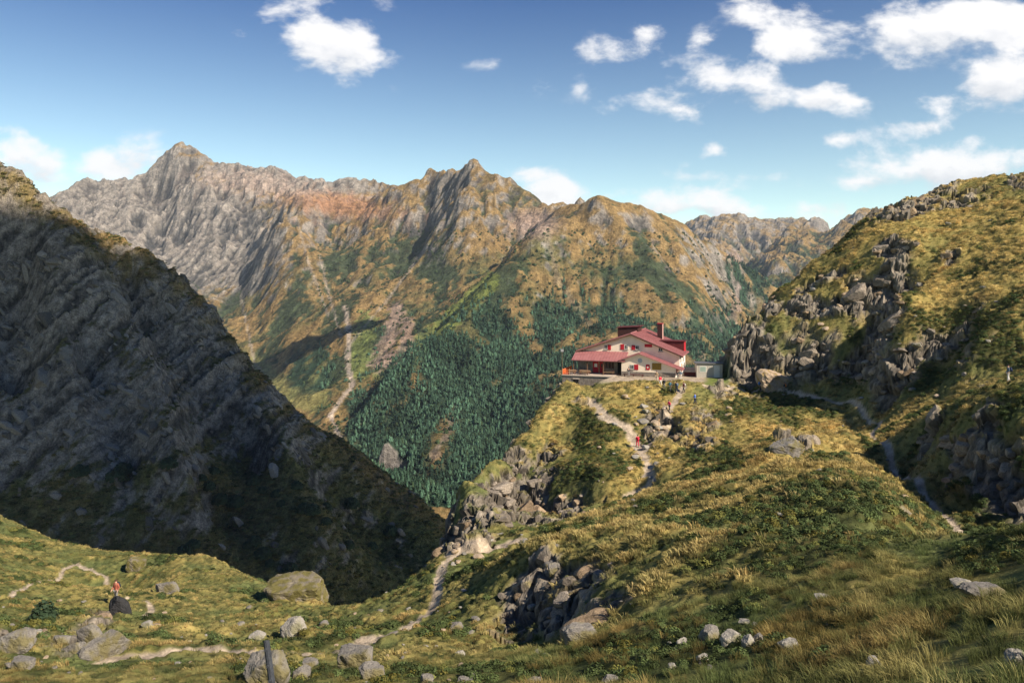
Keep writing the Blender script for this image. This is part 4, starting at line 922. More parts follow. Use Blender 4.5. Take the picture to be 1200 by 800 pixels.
def table(s,d,rz,lab,w=2.0,group='picnic tables on the terrace'):
    p=hloc(s,d); t=empty('picnic_table',(p[0],p[1],HZ0+.03),-HA+rz)
    tag(t,lab,'table',group)
    bm=bmesh.new()
    for k in range(5): box(bm,-w/2,w/2,-.38+k*.155,-.245+k*.155,.72,.76)
    bm_obj('tabletop',bm,M_PALEWOOD,t)
    for sg in (-1,1):
        bm=bmesh.new(); box(bm,-w/2,w/2,sg*.62-.14,sg*.62-.01,.43,.47); box(bm,-w/2,w/2,sg*.62+.01,sg*.62+.14,.43,.47); bm_obj('bench',bm,M_PALEWOOD,t)
        bm=bmesh.new(); x=sg*w*.36
        tube(bm,(x,-.3,.71),(x,-.7,0),.045,6); tube(bm,(x,.3,.71),(x,.7,0),.045,6); box(bm,x-.03,x+.03,-.74,.74,.36,.42); bm_obj('frame',bm,M_DRED,t)
table(-17.4,1.1,0,'long wooden picnic table nearest the orange netting',3.2); table(-16.2,-.9,0,'wooden picnic table at the front edge of the terrace'); table(-12.0,.9,.05,'wooden picnic table right of the red doors'); table(-18.6,-.9,.1,'wooden picnic table at the terrace corner beside the netting',1.5)
p=hloc(-20.6,-.2); fp=empty('flagpole',(p[0],p[1],HZ0-2.6)); tag(fp,'thin bare pole rising at the left end of the hut','pole')
bm=bmesh.new(); tube(bm,(0,0,0),(-.12,0,9.1),.07,8,.045); bm_obj('pole',bm,M_WOOD,fp); boxo('fitting',M_METAL,fp,-.35,.2,-.1,.1,6.6,7.1,bevel=.03)
p=hloc(-7.3,-.75); be=empty('wooden_bench',(p[0],p[1],HZ0),-HA); tag(be,'low dark wooden bench against the annex wall','bench')
boxo('seat',M_DRED,be,-1.9,1.9,-.2,.2,.36,.43,bevel=.01)
for x in (-1.6,0,1.6): boxo('leg',M_DRED,be,x-.05,x+.05,-.17,.17,0,.358)
# ---- prefabricated shed
shx=W(831.5,443,141.5); shd=empty('cabin',(shx[0],shx[1],HZ0-.15),-.10); tag(shd,'small grey prefabricated cabin between the hut and the cliff','cabin')
M_PREF=plain('grey_beige_panel',(.40,.37,.31),.6,.06,2)
bm=bmesh.new(); box(bm,-2.25,2.25,0,2.6,.1,2.55)
for k in range(1,12): x=-2.25+k*.375; box(bm,x-.012,x+.012,-.012,-.001,.12,2.53)
bm_obj('wall',bm,M_PREF,shd); boxo('roof',plain('dark_sheet',(.10,.10,.10),.5,.1,2),shd,-2.5,2.5,-.25,2.85,2.553,2.72,bevel=.02)
boxo('base',M_STONE,shd,-2.2,2.2,.05,2.5,-.6,.098)
w=boxo('window',M_FRAME,shd,-1.75,-.55,-.05,-.014,1.1,2.15); boxo('pane',plain('pale_glass',(.25,.32,.27),.1,.1,1,spec=.6),w,-1.65,-.65,-.06,-.051,1.2,2.05)
dd=boxo('door',M_FRAME,shd,.75,1.75,-.05,-.014,.15,2.3); boxo('handle',M_METAL,dd,1.6,1.66,-.1,-.051,1.15,1.3)
pw=empty('parapet',(W(810,441,143.5)[0],143.5,HZ0),-HA); tag(pw,'low pale topped parapet between the hut and the grey cabin','wall')
boxo('coping',M_CONC,pw,-1.3,1.6,-.25,.25,.75,.9); boxo('base',M_DRED,pw,-1.25,1.55,-.2,.2,-.3,.747)

# ================================================================== PEOPLE
def skin_body(name,verts,edges,radii,mat,parent,root=0,sub=1,xf=None):
    me=bpy.data.meshes.new(name); me.from_pydata([tuple(v) for v in verts],edges,[])
    o=bpy.data.objects.new(name,me); COL.objects.link(o)
    md=o.modifiers.new('s','SKIN'); 
    if not me.skin_vertices: 
        bpy.context.view_layer.objects.active=o; bpy.ops.mesh.customdata_skin_add()
    for i,r in enumerate(radii):
        rr=r if isinstance(r,tuple) else (r,r); me.skin_vertices[0].data[i].radius=rr; me.skin_vertices[0].data[i].use_root=(i==root)
    if sub: m2=o.modifiers.new('u','SUBSURF'); m2.levels=sub
    dg=bpy.context.evaluated_depsgraph_get(); nm=bpy.data.meshes.new_from_object(o.evaluated_get(dg))
    bpy.data.objects.remove(o); nm.materials.clear(); nm.materials.append(mat); nm.polygons.foreach_set('use_smooth',[True]*len(nm.polygons))
    return link(bpy.data.objects.new(name,nm),parent)
MC={}
def cm(name,c,r=.85):
    if name not in MC: MC[name]=plain(name,c,r,.12,8)
    return MC[name]
SKIN=plain('skin',(.52,.3,.21),.6,.06,9,spec=.3)
def person(x,y,z,face,label,top,legs,hair,stride=.0,pack=None,poles=False,seed=0,h=1.72,arm=0,lean=0.):
    """face: heading in radians, 0 looks along +y"""
    root=empty('person',(x,y,z),face); root.scale=(h/1.72,)*3
    tag(root,label,'person')
    r=random.Random(seed); st=stride; la=.12+arm
    hipz=.90-.04*abs(st); L=lean
    def sh(z_): return L*(z_-hipz)
    pel=(0,0,hipz); wst=(0,sh(1.08),1.08); cst=(0,sh(1.30),1.30); nk=(0,sh(1.46),1.46); hd=(0,sh(1.53)+.01,1.53); ht=(0,sh(1.66)+.01,1.67)
    def leg(s,f):
        kn=(s*.105,f*.24+.05*abs(st),.49); an=(s*.11,f*.42-(.09 if f<0 else 0),.09+(.05 if f<0 else 0)); to=(s*.12,an[1]+.17,.035+(.0 if f>=0 else -.0))
        return [(s*.095,0,hipz-.03),kn,an,(s*.11,an[1]-.02,.05+(.04 if f<0 else 0)),to]
    def armp(s,f):
        e=(s*(.235+.02),sh(1.15)+f*.12-.03,1.13); w=(s*.24,sh(1.0)+f*.30+la,.93+abs(f)*.08+arm*.4)
        return [(s*.185,sh(1.41),1.41),e,w]
    V=[pel,wst,cst,nk,hd,ht]; E=[(0,1),(1,2),(2,3),(3,4),(4,5)]; Rr=[(.135,.105),(.125,.09),(.155,.10),(.055,.06),(.078,.09),(.07,.085)]
    for s,f in ((-1,st),(1,-st)):
        p=leg(s,f); b=len(V); V+=p; E+=[(0,b)]+[(b+i,b+i+1) for i in range(4)]; Rr+=[.09,.062,.042,.045,.035]
    for s,f in ((-1,-st),(1,st)):
        p=armp(s,f); b=len(V); V+=p; E+=[(2,b)]+[(b+i,b+i+1) for i in range(2)]; Rr+=[.06,.045,.032]
        # palm, four fingers and a thumb
        wv=Vector(p[2]); d=(Vector(p[2])-Vector(p[1])).normalized(); pm=wv+d*.07; b2=len(V); V.append(tuple(pm)); E.append((b+2,b2)); Rr.append((.038,.02))
        for k,ln in enumerate((.06,.07,.066,.052)):
            q=pm+d*ln*.7+Vector((0,(k-1.5)*.021,0)); V.append(tuple(q)); E.append((b2,len(V)-1)); Rr.append(.010)
            V.append(tuple(q+d*ln*.5+Vector((-s*.02,0,0)))); E.append((len(V)-2,len(V)-1)); Rr.append(.008)
        V.append(tuple(wv+d*.05+Vector((-s*.012,.05,0)))); E.append((b+2,len(V)-1)); Rr.append(.011)
    body=skin_body('body',V,E,Rr,SKIN,root)
    bm=bmesh.new(); hc=Vector((0,hd[1]+.085,1.595)); bmesh.ops.create_cone(bm,segments=6,radius1=.018,radius2=.006,depth=.05,matrix=Matrix.Translation(hc))
    bm_obj('nose',bm,SKIN,root)
    for s in (-1,1):
        bm=bmesh.new(); bmesh.ops.create_uvsphere(bm,u_segments=6,v_segments=4,radius=.022,matrix=Matrix.Translation((s*.08,hd[1],1.60))); bm_obj('ear',bm,SKIN,root)
    # clothing
    T=[(0,sh(hipz),hipz-.02),wst,cst,(0,sh(1.43),1.43)]; TE=[(0,1),(1,2),(2,3)]; TR=[(.150,.122),(.143,.11),(.172,.122),(.085,.08)]
    for s,f in ((-1,-st),(1,st)):
        p=armp(s,f); b=len(T); p[2]=tuple(Vector(p[1]).lerp(Vector(p[2]),.88)); T+=p; TE+=[(2,b),(b,b+1),(b+1,b+2)]; TR+=[.075,.058,.046]
    skin_body('jacket',T,TE,TR,top,root,1)
    T=[(0,0,hipz+.06)]; TE=[]; TR=[(.148,.12)]
    for s,f in ((-1,st),(1,-st)):
        p=leg(s,f)[:3]; b=len(T); T+=p; TE+=[(0,b),(b,b+1),(b+1,b+2)]; TR+=[.108,.078,.06]
    skin_body('trousers',T,TE,TR,legs,root)
    for s,f in ((-1,st),(1,-st)):
        bm=bmesh.new(); p=leg(s,f); a=Vector(p[3]); b=Vector(p[4])
        bmesh.ops.create_uvsphere(bm,u_segments=10,v_segments=6,radius=1,matrix=Matrix.Translation((a+b)/2+Vector((0,.0,-.0)))@Matrix.Diagonal((.055,.15,.055,1)))
        bm_obj('boot',bm,cm('boot_leather',(.05,.035,.025)),root,True)
    bm=bmesh.new(); bmesh.ops.create_uvsphere(bm,u_segments=14,v_segments=10,radius=1,matrix=Matrix.Translation((0,hd[1]-.012,1.645))@Matrix.Diagonal((.098,.112,.098,1)))
    bmesh.ops.delete(bm,geom=[v for v in bm.verts if v.co.z<1.60 and v.co.y>hd[1]-.03],context='VERTS'); bm_obj('hair',bm,hair,root,True)
    if pack is not None:
        bm=bmesh.new(); bmesh.ops.create_cube(bm,size=1,matrix=Matrix.Translation((0,sh(1.25)-.21,1.24))@Matrix.Diagonal((.33,.2,.5,1))); bmesh.ops.bevel(bm,geom=bm.edges[:],offset=.07,segments=3,affect='EDGES')
        bmesh.ops.create_cube(bm,size=1,matrix=Matrix.Translation((0,sh(1.25)-.33,1.14))@Matrix.Diagonal((.22,.08,.2,1)))
        bp=bm_obj('backpack',bm,pack,root,True)
    if poles:
        for s,f in ((-1,-st),(1,st)):
            w=armp(s,f)[2]; bm=bmesh.new(); tube(bm,(w[0],w[1]+.03,w[2]+.12),(w[0]+s*.05,w[1]+.1+f*.2,.0),.012,5); bm_obj('walking_pole',bm,cm('pole_metal',(.4,.4,.42),.4),root)
    return root
BRN=cm('brown_hair',(.07,.04,.025)); BLK=cm('black_hair',(.02,.016,.014)); GRY=cm('grey_hair',(.3,.28,.26))
K=dict(red=cm('red_jacket',(.55,.02,.05)),tan=cm('tan_shirt',(.42,.3,.18)),navy=cm('navy_cloth',(.02,.03,.07)),dark=cm('dark_cloth',(.03,.035,.04)),slate=cm('slate_jacket',(.09,.13,.17)),blue=cm('blue_shirt',(.05,.16,.55)),
 maroon=cm('maroon_cloth',(.13,.03,.04)),grey=cm('grey_trousers',(.2,.19,.18)),beige=cm('beige_trousers',(.45,.37,.28)),white=cm('white_trousers',(.62,.6,.56)),pink=cm('crimson_top',(.6,.03,.11)),teal=cm('teal_pack',(.03,.12,.15)),orange=cm('orange_pack',(.6,.2,.05)),pale=cm('pale_cloth',(.55,.5,.45)))
def at(a,b,lo=60,hi=165): q=spot(a,b,lo,hi); return q[0],q[1],q[2]+.02
def yardp(a,b):
    Yk=-HZ0*F/(b-HZ); return (a-600)/F*Yk,Yk,HZ0
R_=math.radians
person(*yardp(769.5,446.5),R_(150),'person in a tan shirt standing on the yard, left of the red jacket',K['tan'],K['beige'],BRN,seed=1)
person(*yardp(773.8,452),R_(200),'person in a bright red jacket on the yard edge, facing the viewer',K['red'],K['white'],BRN,.3,seed=2)
person(*at(778,456),R_(20),'person with a black backpack just right of the red jacket',K['dark'],K['grey'],BLK,.3,K['dark'],seed=3)
person(*at(785.5,459),R_(-30),'person in a slate jacket walking alone on the grass below the hut',K['slate'],K['beige'],BRN,.35,K['teal'],seed=4)
person(*at(793,461),R_(10),'tall person in navy clothes with a blue grey backpack below the hut corner',K['navy'],K['navy'],BLK,.25,K['slate'],seed=5,h=1.85)
person(*at(801,460.5),R_(90),'person in maroon with a pale bag, rightmost of the group below the hut',K['maroon'],K['dark'],BRN,.35,K['pale'],seed=6)
person(*yardp(794.3,445.3),R_(170),'person in black beside the right corner of the hut',K['dark'],K['grey'],BLK,seed=7)
person(*yardp(798,445),R_(200),'person in green grey top standing by the white end wall of the hut',K['slate'],K['pale'],BRN,seed=8)
p=hloc(-8.05,-1.2); person(p[0],p[1],HZ0,R_(10),'person in dark clothes leaning at the annex window',K['dark'],K['grey'],BLK,seed=9,arm=.2,lean=.1)
person(*at(784.5,481),R_(120),'person in a crimson top climbing the rocky steps',K['pink'],K['dark'],BLK,.4,seed=10,lean=.25)
person(*at(814.5,474),R_(60),'person in a blue shirt with arms out on the dark rocks',K['blue'],K['navy'],BRN,.3,seed=11,arm=.25)
person(*at(747,523),R_(15),'person in red from head to knee climbing the lower stone trail',K['red'],K['red'],BRN,.35,K['red'],poles=True,seed=12)
person(*at(891,457),R_(-80),'person with a bright blue backpack on the path left of the big boulder',K['navy'],K['dark'],BLK,.3,cm('bright_blue_pack',(.05,.2,.5)),seed=13)
person(*at(919,460),R_(80),'person in dark brown on the path right of the big boulder',K['dark'],K['grey'],BRN,.3,K['orange'],seed=14)
person(*at(1181.5,447,70,100),R_(70),'person in pale trousers standing on the grassy ledge at the far right',K['slate'],K['white'],BLK,.15,K['navy'],seed=15,h=1.8)
person(*at(136,706,60,105),R_(160),'person in an orange red top behind the dark rock on the left meadow',cm('orange_top',(.36,.11,.07)),K['grey'],BRN,.2,K['dark'],seed=16)

# ================================================================== BOULDERS, STONES, SMALL THINGS
def rock_mat(name,base,var=.35,moss=0.,mossc=(.14,.13,.04)):
    m,nt,b=nmat(name); N=nt.nodes; L=nt.links; tc=N.new('ShaderNodeTexCoord'); geo=N.new('ShaderNodeNewGeometry')
    n=noise_node(nt,2.2,9,.72,tc.outputs['Object']); n2=noise_node(nt,11,6,.7,tc.outputs['Object']); n3=noise_node(nt,1.1,5,.6,tc.outputs['Object'])
    r=N.new('ShaderNodeValToRGB'); b0=np.array(base)
    r.color_ramp.elements[0].position=.32; r.color_ramp.elements[0].color=(*(b0*(1-var)*.6),1); r.color_ramp.elements[1].position=.68; r.color_ramp.elements[1].color=(*np.minimum(b0*(1+var),1),1)
    e=r.color_ramp.elements.new(.5); e.color=(*b0,1)
    ad=N.new('ShaderNodeMath'); ad.operation='MULTIPLY_ADD'; L.new(n2.outputs['Fac'],ad.inputs[0]); ad.inputs[1].default_value=.4; 
    sb=N.new('ShaderNodeMath'); sb.operation='MULTIPLY'; L.new(n.outputs['Fac'],sb.inputs[0]); sb.inputs[1].default_value=.6; L.new(sb.outputs[0],ad.inputs[2])
    L.new(ad.outputs[0],r.inputs['Fac']); out=r.outputs['Color']
    if moss:
        mr=N.new('ShaderNodeMapRange'); L.new(n3.outputs['Fac'],mr.inputs[0]); mr.inputs[1].default_value=.62-moss*.35; mr.inputs[2].default_value=.72-moss*.3
        mx=N.new('ShaderNodeMix'); mx.data_type='RGBA'; L.new(mr.outputs[0],mx.inputs['Factor']); L.new(out,mx.inputs['A']); mx.inputs['B'].default_value=(*mossc,1); out=mx.outputs['Result']
    L.new(out,b.inputs['Base Color'])
    bp=N.new('ShaderNodeBump'); bp.inputs['Distance'].default_value=.12; bp.inputs['Strength'].default_value=.9; L.new(ad.outputs[0],bp.inputs['Height']); L.new(bp.outputs['Normal'],b.inputs['Normal'])
    return m
def rock_mesh(name,size,seed,mat,planes=16,sub=5,rough=.05,flat=None):
    r=random.Random(seed); bm=bmesh.new(); bmesh.ops.create_icosphere(bm,subdivisions=sub,radius=1)
    pl=[]
    for ax in ((1,0,0),(-1,0,0),(0,1,0),(0,-1,0),(0,0,1),(0,0,-1)):
        n=(Vector(ax)+Vector((r.gauss(0,.2),r.gauss(0,.2),r.gauss(0,.2)))).normalized(); pl.append((n,r.uniform(.72,.9)))
    for k in range(max(3,planes//2)):
        n=Vector((r.gauss(0,1),r.gauss(0,1),r.gauss(0,.8))).normalized(); pl.append((n,r.uniform(.74,.98)))
    if flat: pl.append((Vector((r.uniform(-.2,.2),r.uniform(-.2,.2),1)).normalized(),flat))
    co=np.array([v.co[:] for v in bm.verts])
    rad=np.full(len(co),1.15)
    for n,d in pl:
        t=co@np.array(n); rad=np.where(t>.05,np.minimum(rad,d/np.maximum(t,.05)),rad)
    co=co*rad[:,None]
    nz=fbm(co[:,0]*1.7+co[:,2]+seed,co[:,1]*1.7-co[:,2]*.8,4,seed%50,.6)
    nz2=fbm(co[:,0]*6+co[:,2]*3+seed,co[:,1]*6-co[:,2]*5,3,seed%37,.6); cr=np.abs(fbm(co[:,0]*1.3+co[:,2]*.8+seed*3,co[:,1]*1.3+co[:,2]*1.5,3,seed%29))
    co=co*(1+rough*2.6*nz+rough*.5*nz2-rough*1.3*np.exp(-cr*22))[:,None]
    co=co*np.array(size)/2/np.array([.82,.82,.82])
    for v,c in zip(bm.verts,co): v.co=c
    me=bpy.data.meshes.new(name); bm.to_mesh(me); bm.free(); me.materials.append(mat); me.polygons.foreach_set('use_smooth',[False]*len(me.polygons))
    return me
M_R1=rock_mat('grey_gneiss',(.20,.185,.165),.45,.42,(.16,.14,.07)); M_R2=rock_mat('pale_rock',(.30,.28,.245),.4,.35,(.2,.19,.12)); M_R3=rock_mat('dark_rock',(.035,.035,.037),.5,0); M_R4=rock_mat('mossy_rock',(.20,.175,.13),.5,.62,(.13,.115,.04)); M_R5=rock_mat('warm_rock',(.36,.28,.20),.3,.3,(.25,.18,.07))
def boulder(a,b,wpx,hpx,mat,label,seed,dep=.8,sink=.28,planes=16,lo=8,hi=165,rz=None,tilt=0,flat=None,name='boulder',cat='boulder',group=None):
    """a rock whose foot is seen at (a,b)"""
    q=spot(a,b,lo,hi); k=q[1]/F; w=wpx*k*.92; h=hpx*k*.88; sink=sink+.15
    me=rock_mesh(name,(w,w*dep,h*(1+sink)),seed,mat,planes,flat=flat)
    o=bpy.data.objects.new(name,me); o.location=(q[0],q[1]+w*dep*.3,q[2]+h*(1+sink)/2-h*sink); o.rotation_euler=(0,tilt,rz if rz is not None else random.Random(seed).uniform(-.3,.3))
    link(o); tag(o,label,cat,group); return o
B=boulder
B(415,782,42,27,M_R1,'big grey boulder with a pale flat top beside the end of the meadow path',1,flat=.55,lo=15,hi=60)
B(435,795,28,16,M_R1,'dark wedge of rock just below the flat topped boulder',2,lo=15,hi=60)
B(312,802,52,34,M_R1,'large grey boulder right behind the leaning post',3,lo=12,hi=60)
B(352,797,22,14,M_R1,'small split grey boulder right of the leaning post',4,lo=12,hi=60)
B(362,783,18,10,M_R1,'low stone between the leaning post and the path',5,lo=12,hi=60)
B(342,745,32,20,M_R2,'pale boulder alone on the green meadow above the path',6,tilt=-.25,lo=20,hi=80)
B(300,751,20,9,M_R2,'small pale wedge of rock left of the lone meadow boulder',7,tilt=.1,lo=20,hi=80)
B(379,735,14,7,M_R1,'small grey stone right of the lone meadow boulder',8,lo=20,hi=80)
B(194,695,28,13,M_R1,'light grey tilted slab on the upper meadow',9,.6,tilt=-.15,lo=50,hi=110)
B(137,716,26,20,M_R3,'black angular rock in front of the person on the left meadow',210,planes=26,tilt=-.35,lo=40,hi=110)
B(343,703,72,27,M_R4,'huge moss covered boulder on the brink of the gorge',61,.7,sink=.6,planes=9,flat=.6,lo=50,hi=100)
B(158,667,22,13,M_R4,'small mossy hump on the left skyline of the meadow',12,lo=60,hi=125)
B(105,752,34,28,M_R1,'tilted grey slab standing up in the left rock pile',13,.5,tilt=-.6,lo=20,hi=90)
B(85,762,36,16,M_R1,'dark grey slab at the left foot of the rock pile',14,.5,tilt=-.4,lo=20,hi=90)
B(118,770,54,22,M_R1,'long cracked slab leaning across the rock pile',15,.5,tilt=-.5,lo=20,hi=90)
B(70,745,20,10,M_R1,'small upright stone on the left side of the rock pile',16,lo=20,hi=90)
B(15,762,44,20,M_R1,'broken grey slabs at the left edge of the meadow',17,.6,tilt=-.2,lo=20,hi=90)
B(24,783,30,13,M_R1,'smooth grey slab in the grass near the lower left corner',18,.6,flat=.6,lo=15,hi=60)
B(33,738,16,5,M_R2,'white streak of stone under the dark bush on the left',19,lo=20,hi=90)
B(43,742,12,4,M_R2,'second white stone under the dark bush on the left',20,lo=20,hi=90)
B(172,733,12,5,M_R2,'small white stone right of the rock pile',21,lo=20,hi=90)
B(857,755,26,14,M_R2,'pale jagged boulder in the middle of the near stone row',22,tilt=-.3,lo=8,hi=40)
B(833,752,24,16,M_R1,'dark angular boulder left of the pale jagged one',23,lo=8,hi=40)
B(878,757,16,11,M_R2,'narrow pale stone right of the jagged boulder',24,tilt=-.3,lo=8,hi=40)
B(889,751,10,11,M_R1,'upright stone at the right end of the near stone row',25,tilt=.2,lo=8,hi=40)
B(927,762,26,11,M_R2,'flat white streaked stone apart from the near stone row',26,lo=8,hi=40)
B(800,758,14,9,M_R2,'round pale stone left of the near stone row',27,lo=8,hi=40)
B(786,759,9,7,M_R2,'small pale stone farthest left of the near stone row',28,lo=8,hi=40)
B(824,774,14,6,M_R2,'pale chip of stone below the near stone row',29,lo=8,hi=40)
B(788,783,10,5,M_R2,'lowest small pale stone near the bottom edge',30,lo=8,hi=40)
B(873,731,13,4,M_R2,'thin white stone above the near stone row',31,lo=8,hi=40)
B(968,703,22,5,M_R2,'thin pale slab in the grass right of centre',32,lo=10,hi=40)
B(1130,687,26,7,M_R2,'pale slab half hidden in grass at the right',33,lo=10,hi=50)
B(1025,783,16,13,M_R2,'pale stone in the tall grass near the bottom',34,lo=6,hi=40)
B(534,740,18,10,M_R1,'grey slab near the foot of the worn stone steps',35,tilt=-.3,lo=20,hi=60)
B(540,768,9,6,M_R2,'small pale stone below the worn stone steps',36,lo=20,hi=60)
B(680,752,40,16,M_R1,'low grey slab at the foot of the shaded rock step',37,tilt=-.15,lo=20,hi=60)
B(705,675,20,11,M_R1,'sunlit grey stone on top of the shaded rock step',38,lo=20,hi=60)
B(650,672,16,12,M_R1,'grey stone left of the top of the shaded rock step',39,lo=20,hi=60)
B(907,452,36,19,M_R5,'big rounded warm grey boulder beside the hut path',40,.9,planes=8,lo=110,hi=150)
B(926,533,36,18,M_R1,'grey slab sticking out of the golden slope',41,.7,tilt=-.3,lo=50,hi=130)
B(1160,700,50,12,M_R1,'long dark stone in the grass behind the right rise',42,lo=10,hi=60)
B(500,800,16,8,M_R1,'small grey stone at the bottom edge, left of centre',43,lo=8,hi=40)
B(545,803,22,8,M_R1,'flat grey stone at the bottom edge under the steps',44,lo=8,hi=40)
B(628,804,24,7,M_R1,'flat pale stone cut by the bottom edge',45,lo=8,hi=40)
B(715,801,22,7,M_R1,'low pale stone cut by the bottom edge, under the rock step',46,lo=8,hi=40)
B(1192,780,22,16,M_R2,'pale stone in the long grass at the lower right corner',47,lo=4,hi=30)
# ---- small stones strewn over the hillside
def stones():
    rg=random.Random(31); meshes=[rock_mesh('stone',(1,.8,.6),100+i,(M_R1,M_R2,M_R5,M_R1,M_R2)[i%5],12,2,.04) for i in range(8)]
    D=NR; n=0
    zones=[((0,330),(700,800),46),((380,560),(690,800),34),((480,660),(625,665),22),((700,800),(480,600),34),((620,760),(640,770),16),((760,1000),(730,795),16),((900,1120),(440,640),20),((700,860),(452,500),18),((880,1190),(240,440),44)]
    for (a0,a1),(b0,b1),k in zones:
        for _ in range(k):
            a=rg.uniform(a0,a1); b=rg.uniform(b0,b1); Yk=D['findY'](a,b,9,165); x=(a-600)/F*Yk; zz=ground(x,Yk)
            if abs(HZ-zz/Yk*F-b)>6: continue
            o=bpy.data.objects.new('stone',rg.choice(meshes)); s=rg.choice([3,3,4,5,6,8,10])*Yk/F*rg.uniform(.8,1.3)
            o.location=(x,Yk,zz+s*.06); o.scale=(s,s,s*rg.uniform(.5,.9)); o.rotation_euler=(rg.uniform(-.3,.3),rg.uniform(-.3,.3),rg.uniform(0,6.2)); link(o)
            tag(o,'small loose grey stone lying in the hillside grass','stone','small stones strewn over the hillside'); n+=1
    log('stones',n)
stones()
# ---- bedrock breaking out of the hillside in angular blocks
def bedrock():
    D=NR; Y=D['Y']; area=D['dX']*D['dY']*np.sqrt(1+np.minimum(D['sl'],4)**2)
    m=inst_mat('bedrock_blocks',trans=0,rough=.95); nt=m.node_tree; N=nt.nodes; b=N['Principled BSDF']
    geo=N.new('ShaderNodeNewGeometry'); nz=noise_node(nt,2.2,8,.75,geo.outputs['Position']); bp=N.new('ShaderNodeBump'); bp.inputs['Distance'].default_value=.12; nt.links.new(nz.outputs['Fac'],bp.inputs['Height']); nt.links.new(bp.outputs['Normal'],b.inputs['Normal'])
    src=b.inputs['Base Color'].links[0].from_socket; mr=N.new('ShaderNodeMapRange'); mr.inputs[1].default_value=.3; mr.inputs[2].default_value=.7; mr.inputs[3].default_value=.55; mr.inputs[4].default_value=1.45; nt.links.new(nz.outputs['Fac'],mr.inputs[0])
    vm=N.new('ShaderNodeVectorMath'); vm.operation='SCALE'; nt.links.new(src,vm.inputs[0]); nt.links.new(mr.outputs[0],vm.inputs['Scale']); nt.links.new(vm.outputs[0],b.inputs['Base Color'])
    kinds=[]
    for i in range(6):
        me=rock_mesh('kind',(1.7,1.3,.95),400+i,m,6,4,.03); kinds.append(bpy.data.objects.new('kind',me))
    dens=.45*area*sstep(.45,.9,D['rock'])*sstep(-.35,.25,D['n2']+.3*D['n3'])*(Y>22)*(Y<165)*(1-sstep(.2,.5,D['path']))*(1-np.clip(D['plat']*2,0,1))*np.where(Y<50,1.6,1)
    ii,jj,P,rg=samples(D,dens,D['X'],D['Yv'],D['z'],77); n=len(P)
    base=np.array([.235,.20,.16])*np.ones((n,1)); dk=rg.random((n,1)); tint=base*(.5+.65*dk)*np.array([1,1,1])
    warm=(rg.random((n,1))<.3); tint=np.where(warm,tint*np.array([1.15,1.0,.82]),tint)
    s=np.exp(rg.normal(-.3,.42,n))*np.where(P[:,1]<50,.5,.72)
    rot=np.stack([rg.normal(.1,.22,n),rg.normal(-.28,.2,n),rg.normal(0,.5,n)],1)
    P[:,2]-=.34*s
    scatter('bedrock_blocks',P,np.stack([s*rg.uniform(.8,1.5,n),s,s*rg.uniform(.6,1.3,n)],1),rot,tint,kinds,'jumbled angular blocks of grey bedrock breaking out of the hillside','bedrock'); log('bedrock',n)
bedrock()
def crag_blocks():
    PX,Y,X,z,py,g,sl=LEFT; ar=(Y*.0019)*(2/F*Y)*np.sqrt(1+np.minimum(sl,3)**2)
    m=bpy.data.materials['bedrock_blocks']; kinds=[bpy.data.objects.new('kind',rock_mesh('kind',(3.4,2.2,1.5),500+i,m,6,3,.04)) for i in range(5)]
    ii,jj,P,rg=samples(None,ar*(PX>-150)*(Y<445)*(Y>245)*(1-.85*g)*np.clip(fbm(X/14,z/14,3,8)+.15,0,1)*.11,X,Y,z,43); n=len(P); s=np.exp(rg.normal(-.25,.45,n))
    P[:,2]-=.35*s
    scatter('crag_blocks',P,np.stack([s*rg.uniform(.8,1.6,n),s,s],1),np.stack([rg.normal(.1,.25,n),rg.normal(.75,.25,n),rg.normal(0,.4,n)],1),np.array([.19,.165,.135])*rg.uniform(.45,1.3,(n,1)),kinds,'broken grey ledges and blocks on the shaded mountain face','rock'); log('crag',n)
crag_blocks()
# ---- leaning post near the viewer
M_POST=plain('weathered_dark_steel',(.045,.05,.06),.7,.35,14,bump=.4)
q=W(329,838,14.0); gz=ground(q[0],q[1]); t=W(312,750,14.0)
po=empty('leaning_post',(q[0],q[1],gz-.3)); tag(po,'dark weathered post leaning left in front of the boulder at the bottom','post')
ax=Vector(t)-Vector((q[0],q[1],gz-.3)); L=ax.length; po.rotation_euler=ax.to_track_quat('Z','Y').to_euler()
bm=bmesh.new(); bmesh.ops.create_cone(bm,cap_ends=True,segments=10,radius1=.062,radius2=.056,depth=L,matrix=Matrix.Translation((0,0,L/2))); 
for v in bm.verts:
    if v.co.z>L*.99: v.co.z+=v.co.x*.5
bm_obj('shaft',bm,M_POST,po)
for k,zz in enumerate((.13,.42,.68,.98)):
    bm=bmesh.new(); tube(bm,(.05,-.01,L-zz),(.095,-.01,L-zz),.022,8); bm_obj('bolt',bm,M_POST,po)
# ---- cairn on the spur, trail stake
q=spot(937,324,120,165); cr=empty('cairn',(q[0],q[1],q[2]-.1)); tag(cr,'tall thin cairn of stacked stones on the spur against the far valley','cairn')
zz=0; rg=random.Random(3)
for k,(w,h) in enumerate(((.95,.4),(.8,.35),(.66,.32),(.55,.3),(.45,.28),(.36,.3))):
    me=rock_mesh('stone',(w,w*.8,h),300+k,M_R1,10,2); o=bpy.data.objects.new('stone',me); o.location=(rg.uniform(-.06,.06),rg.uniform(-.05,.05),zz+h/2); o.rotation_euler=(0,0,rg.uniform(0,3)); link(o,cr); zz+=h*.86
q=spot(772,503,80,140); bm=bmesh.new(); tube(bm,(0,0,-.3),(.05,0,1.75),.045,6); box(bm,-.05,.15,-.03,.03,1.45,1.7); o=bm_obj('trail_stake',bm,M_PALEWOOD,loc=Vector(q)); tag(o,'pale wooden stake with a small plate beside the rocky steps','stake')
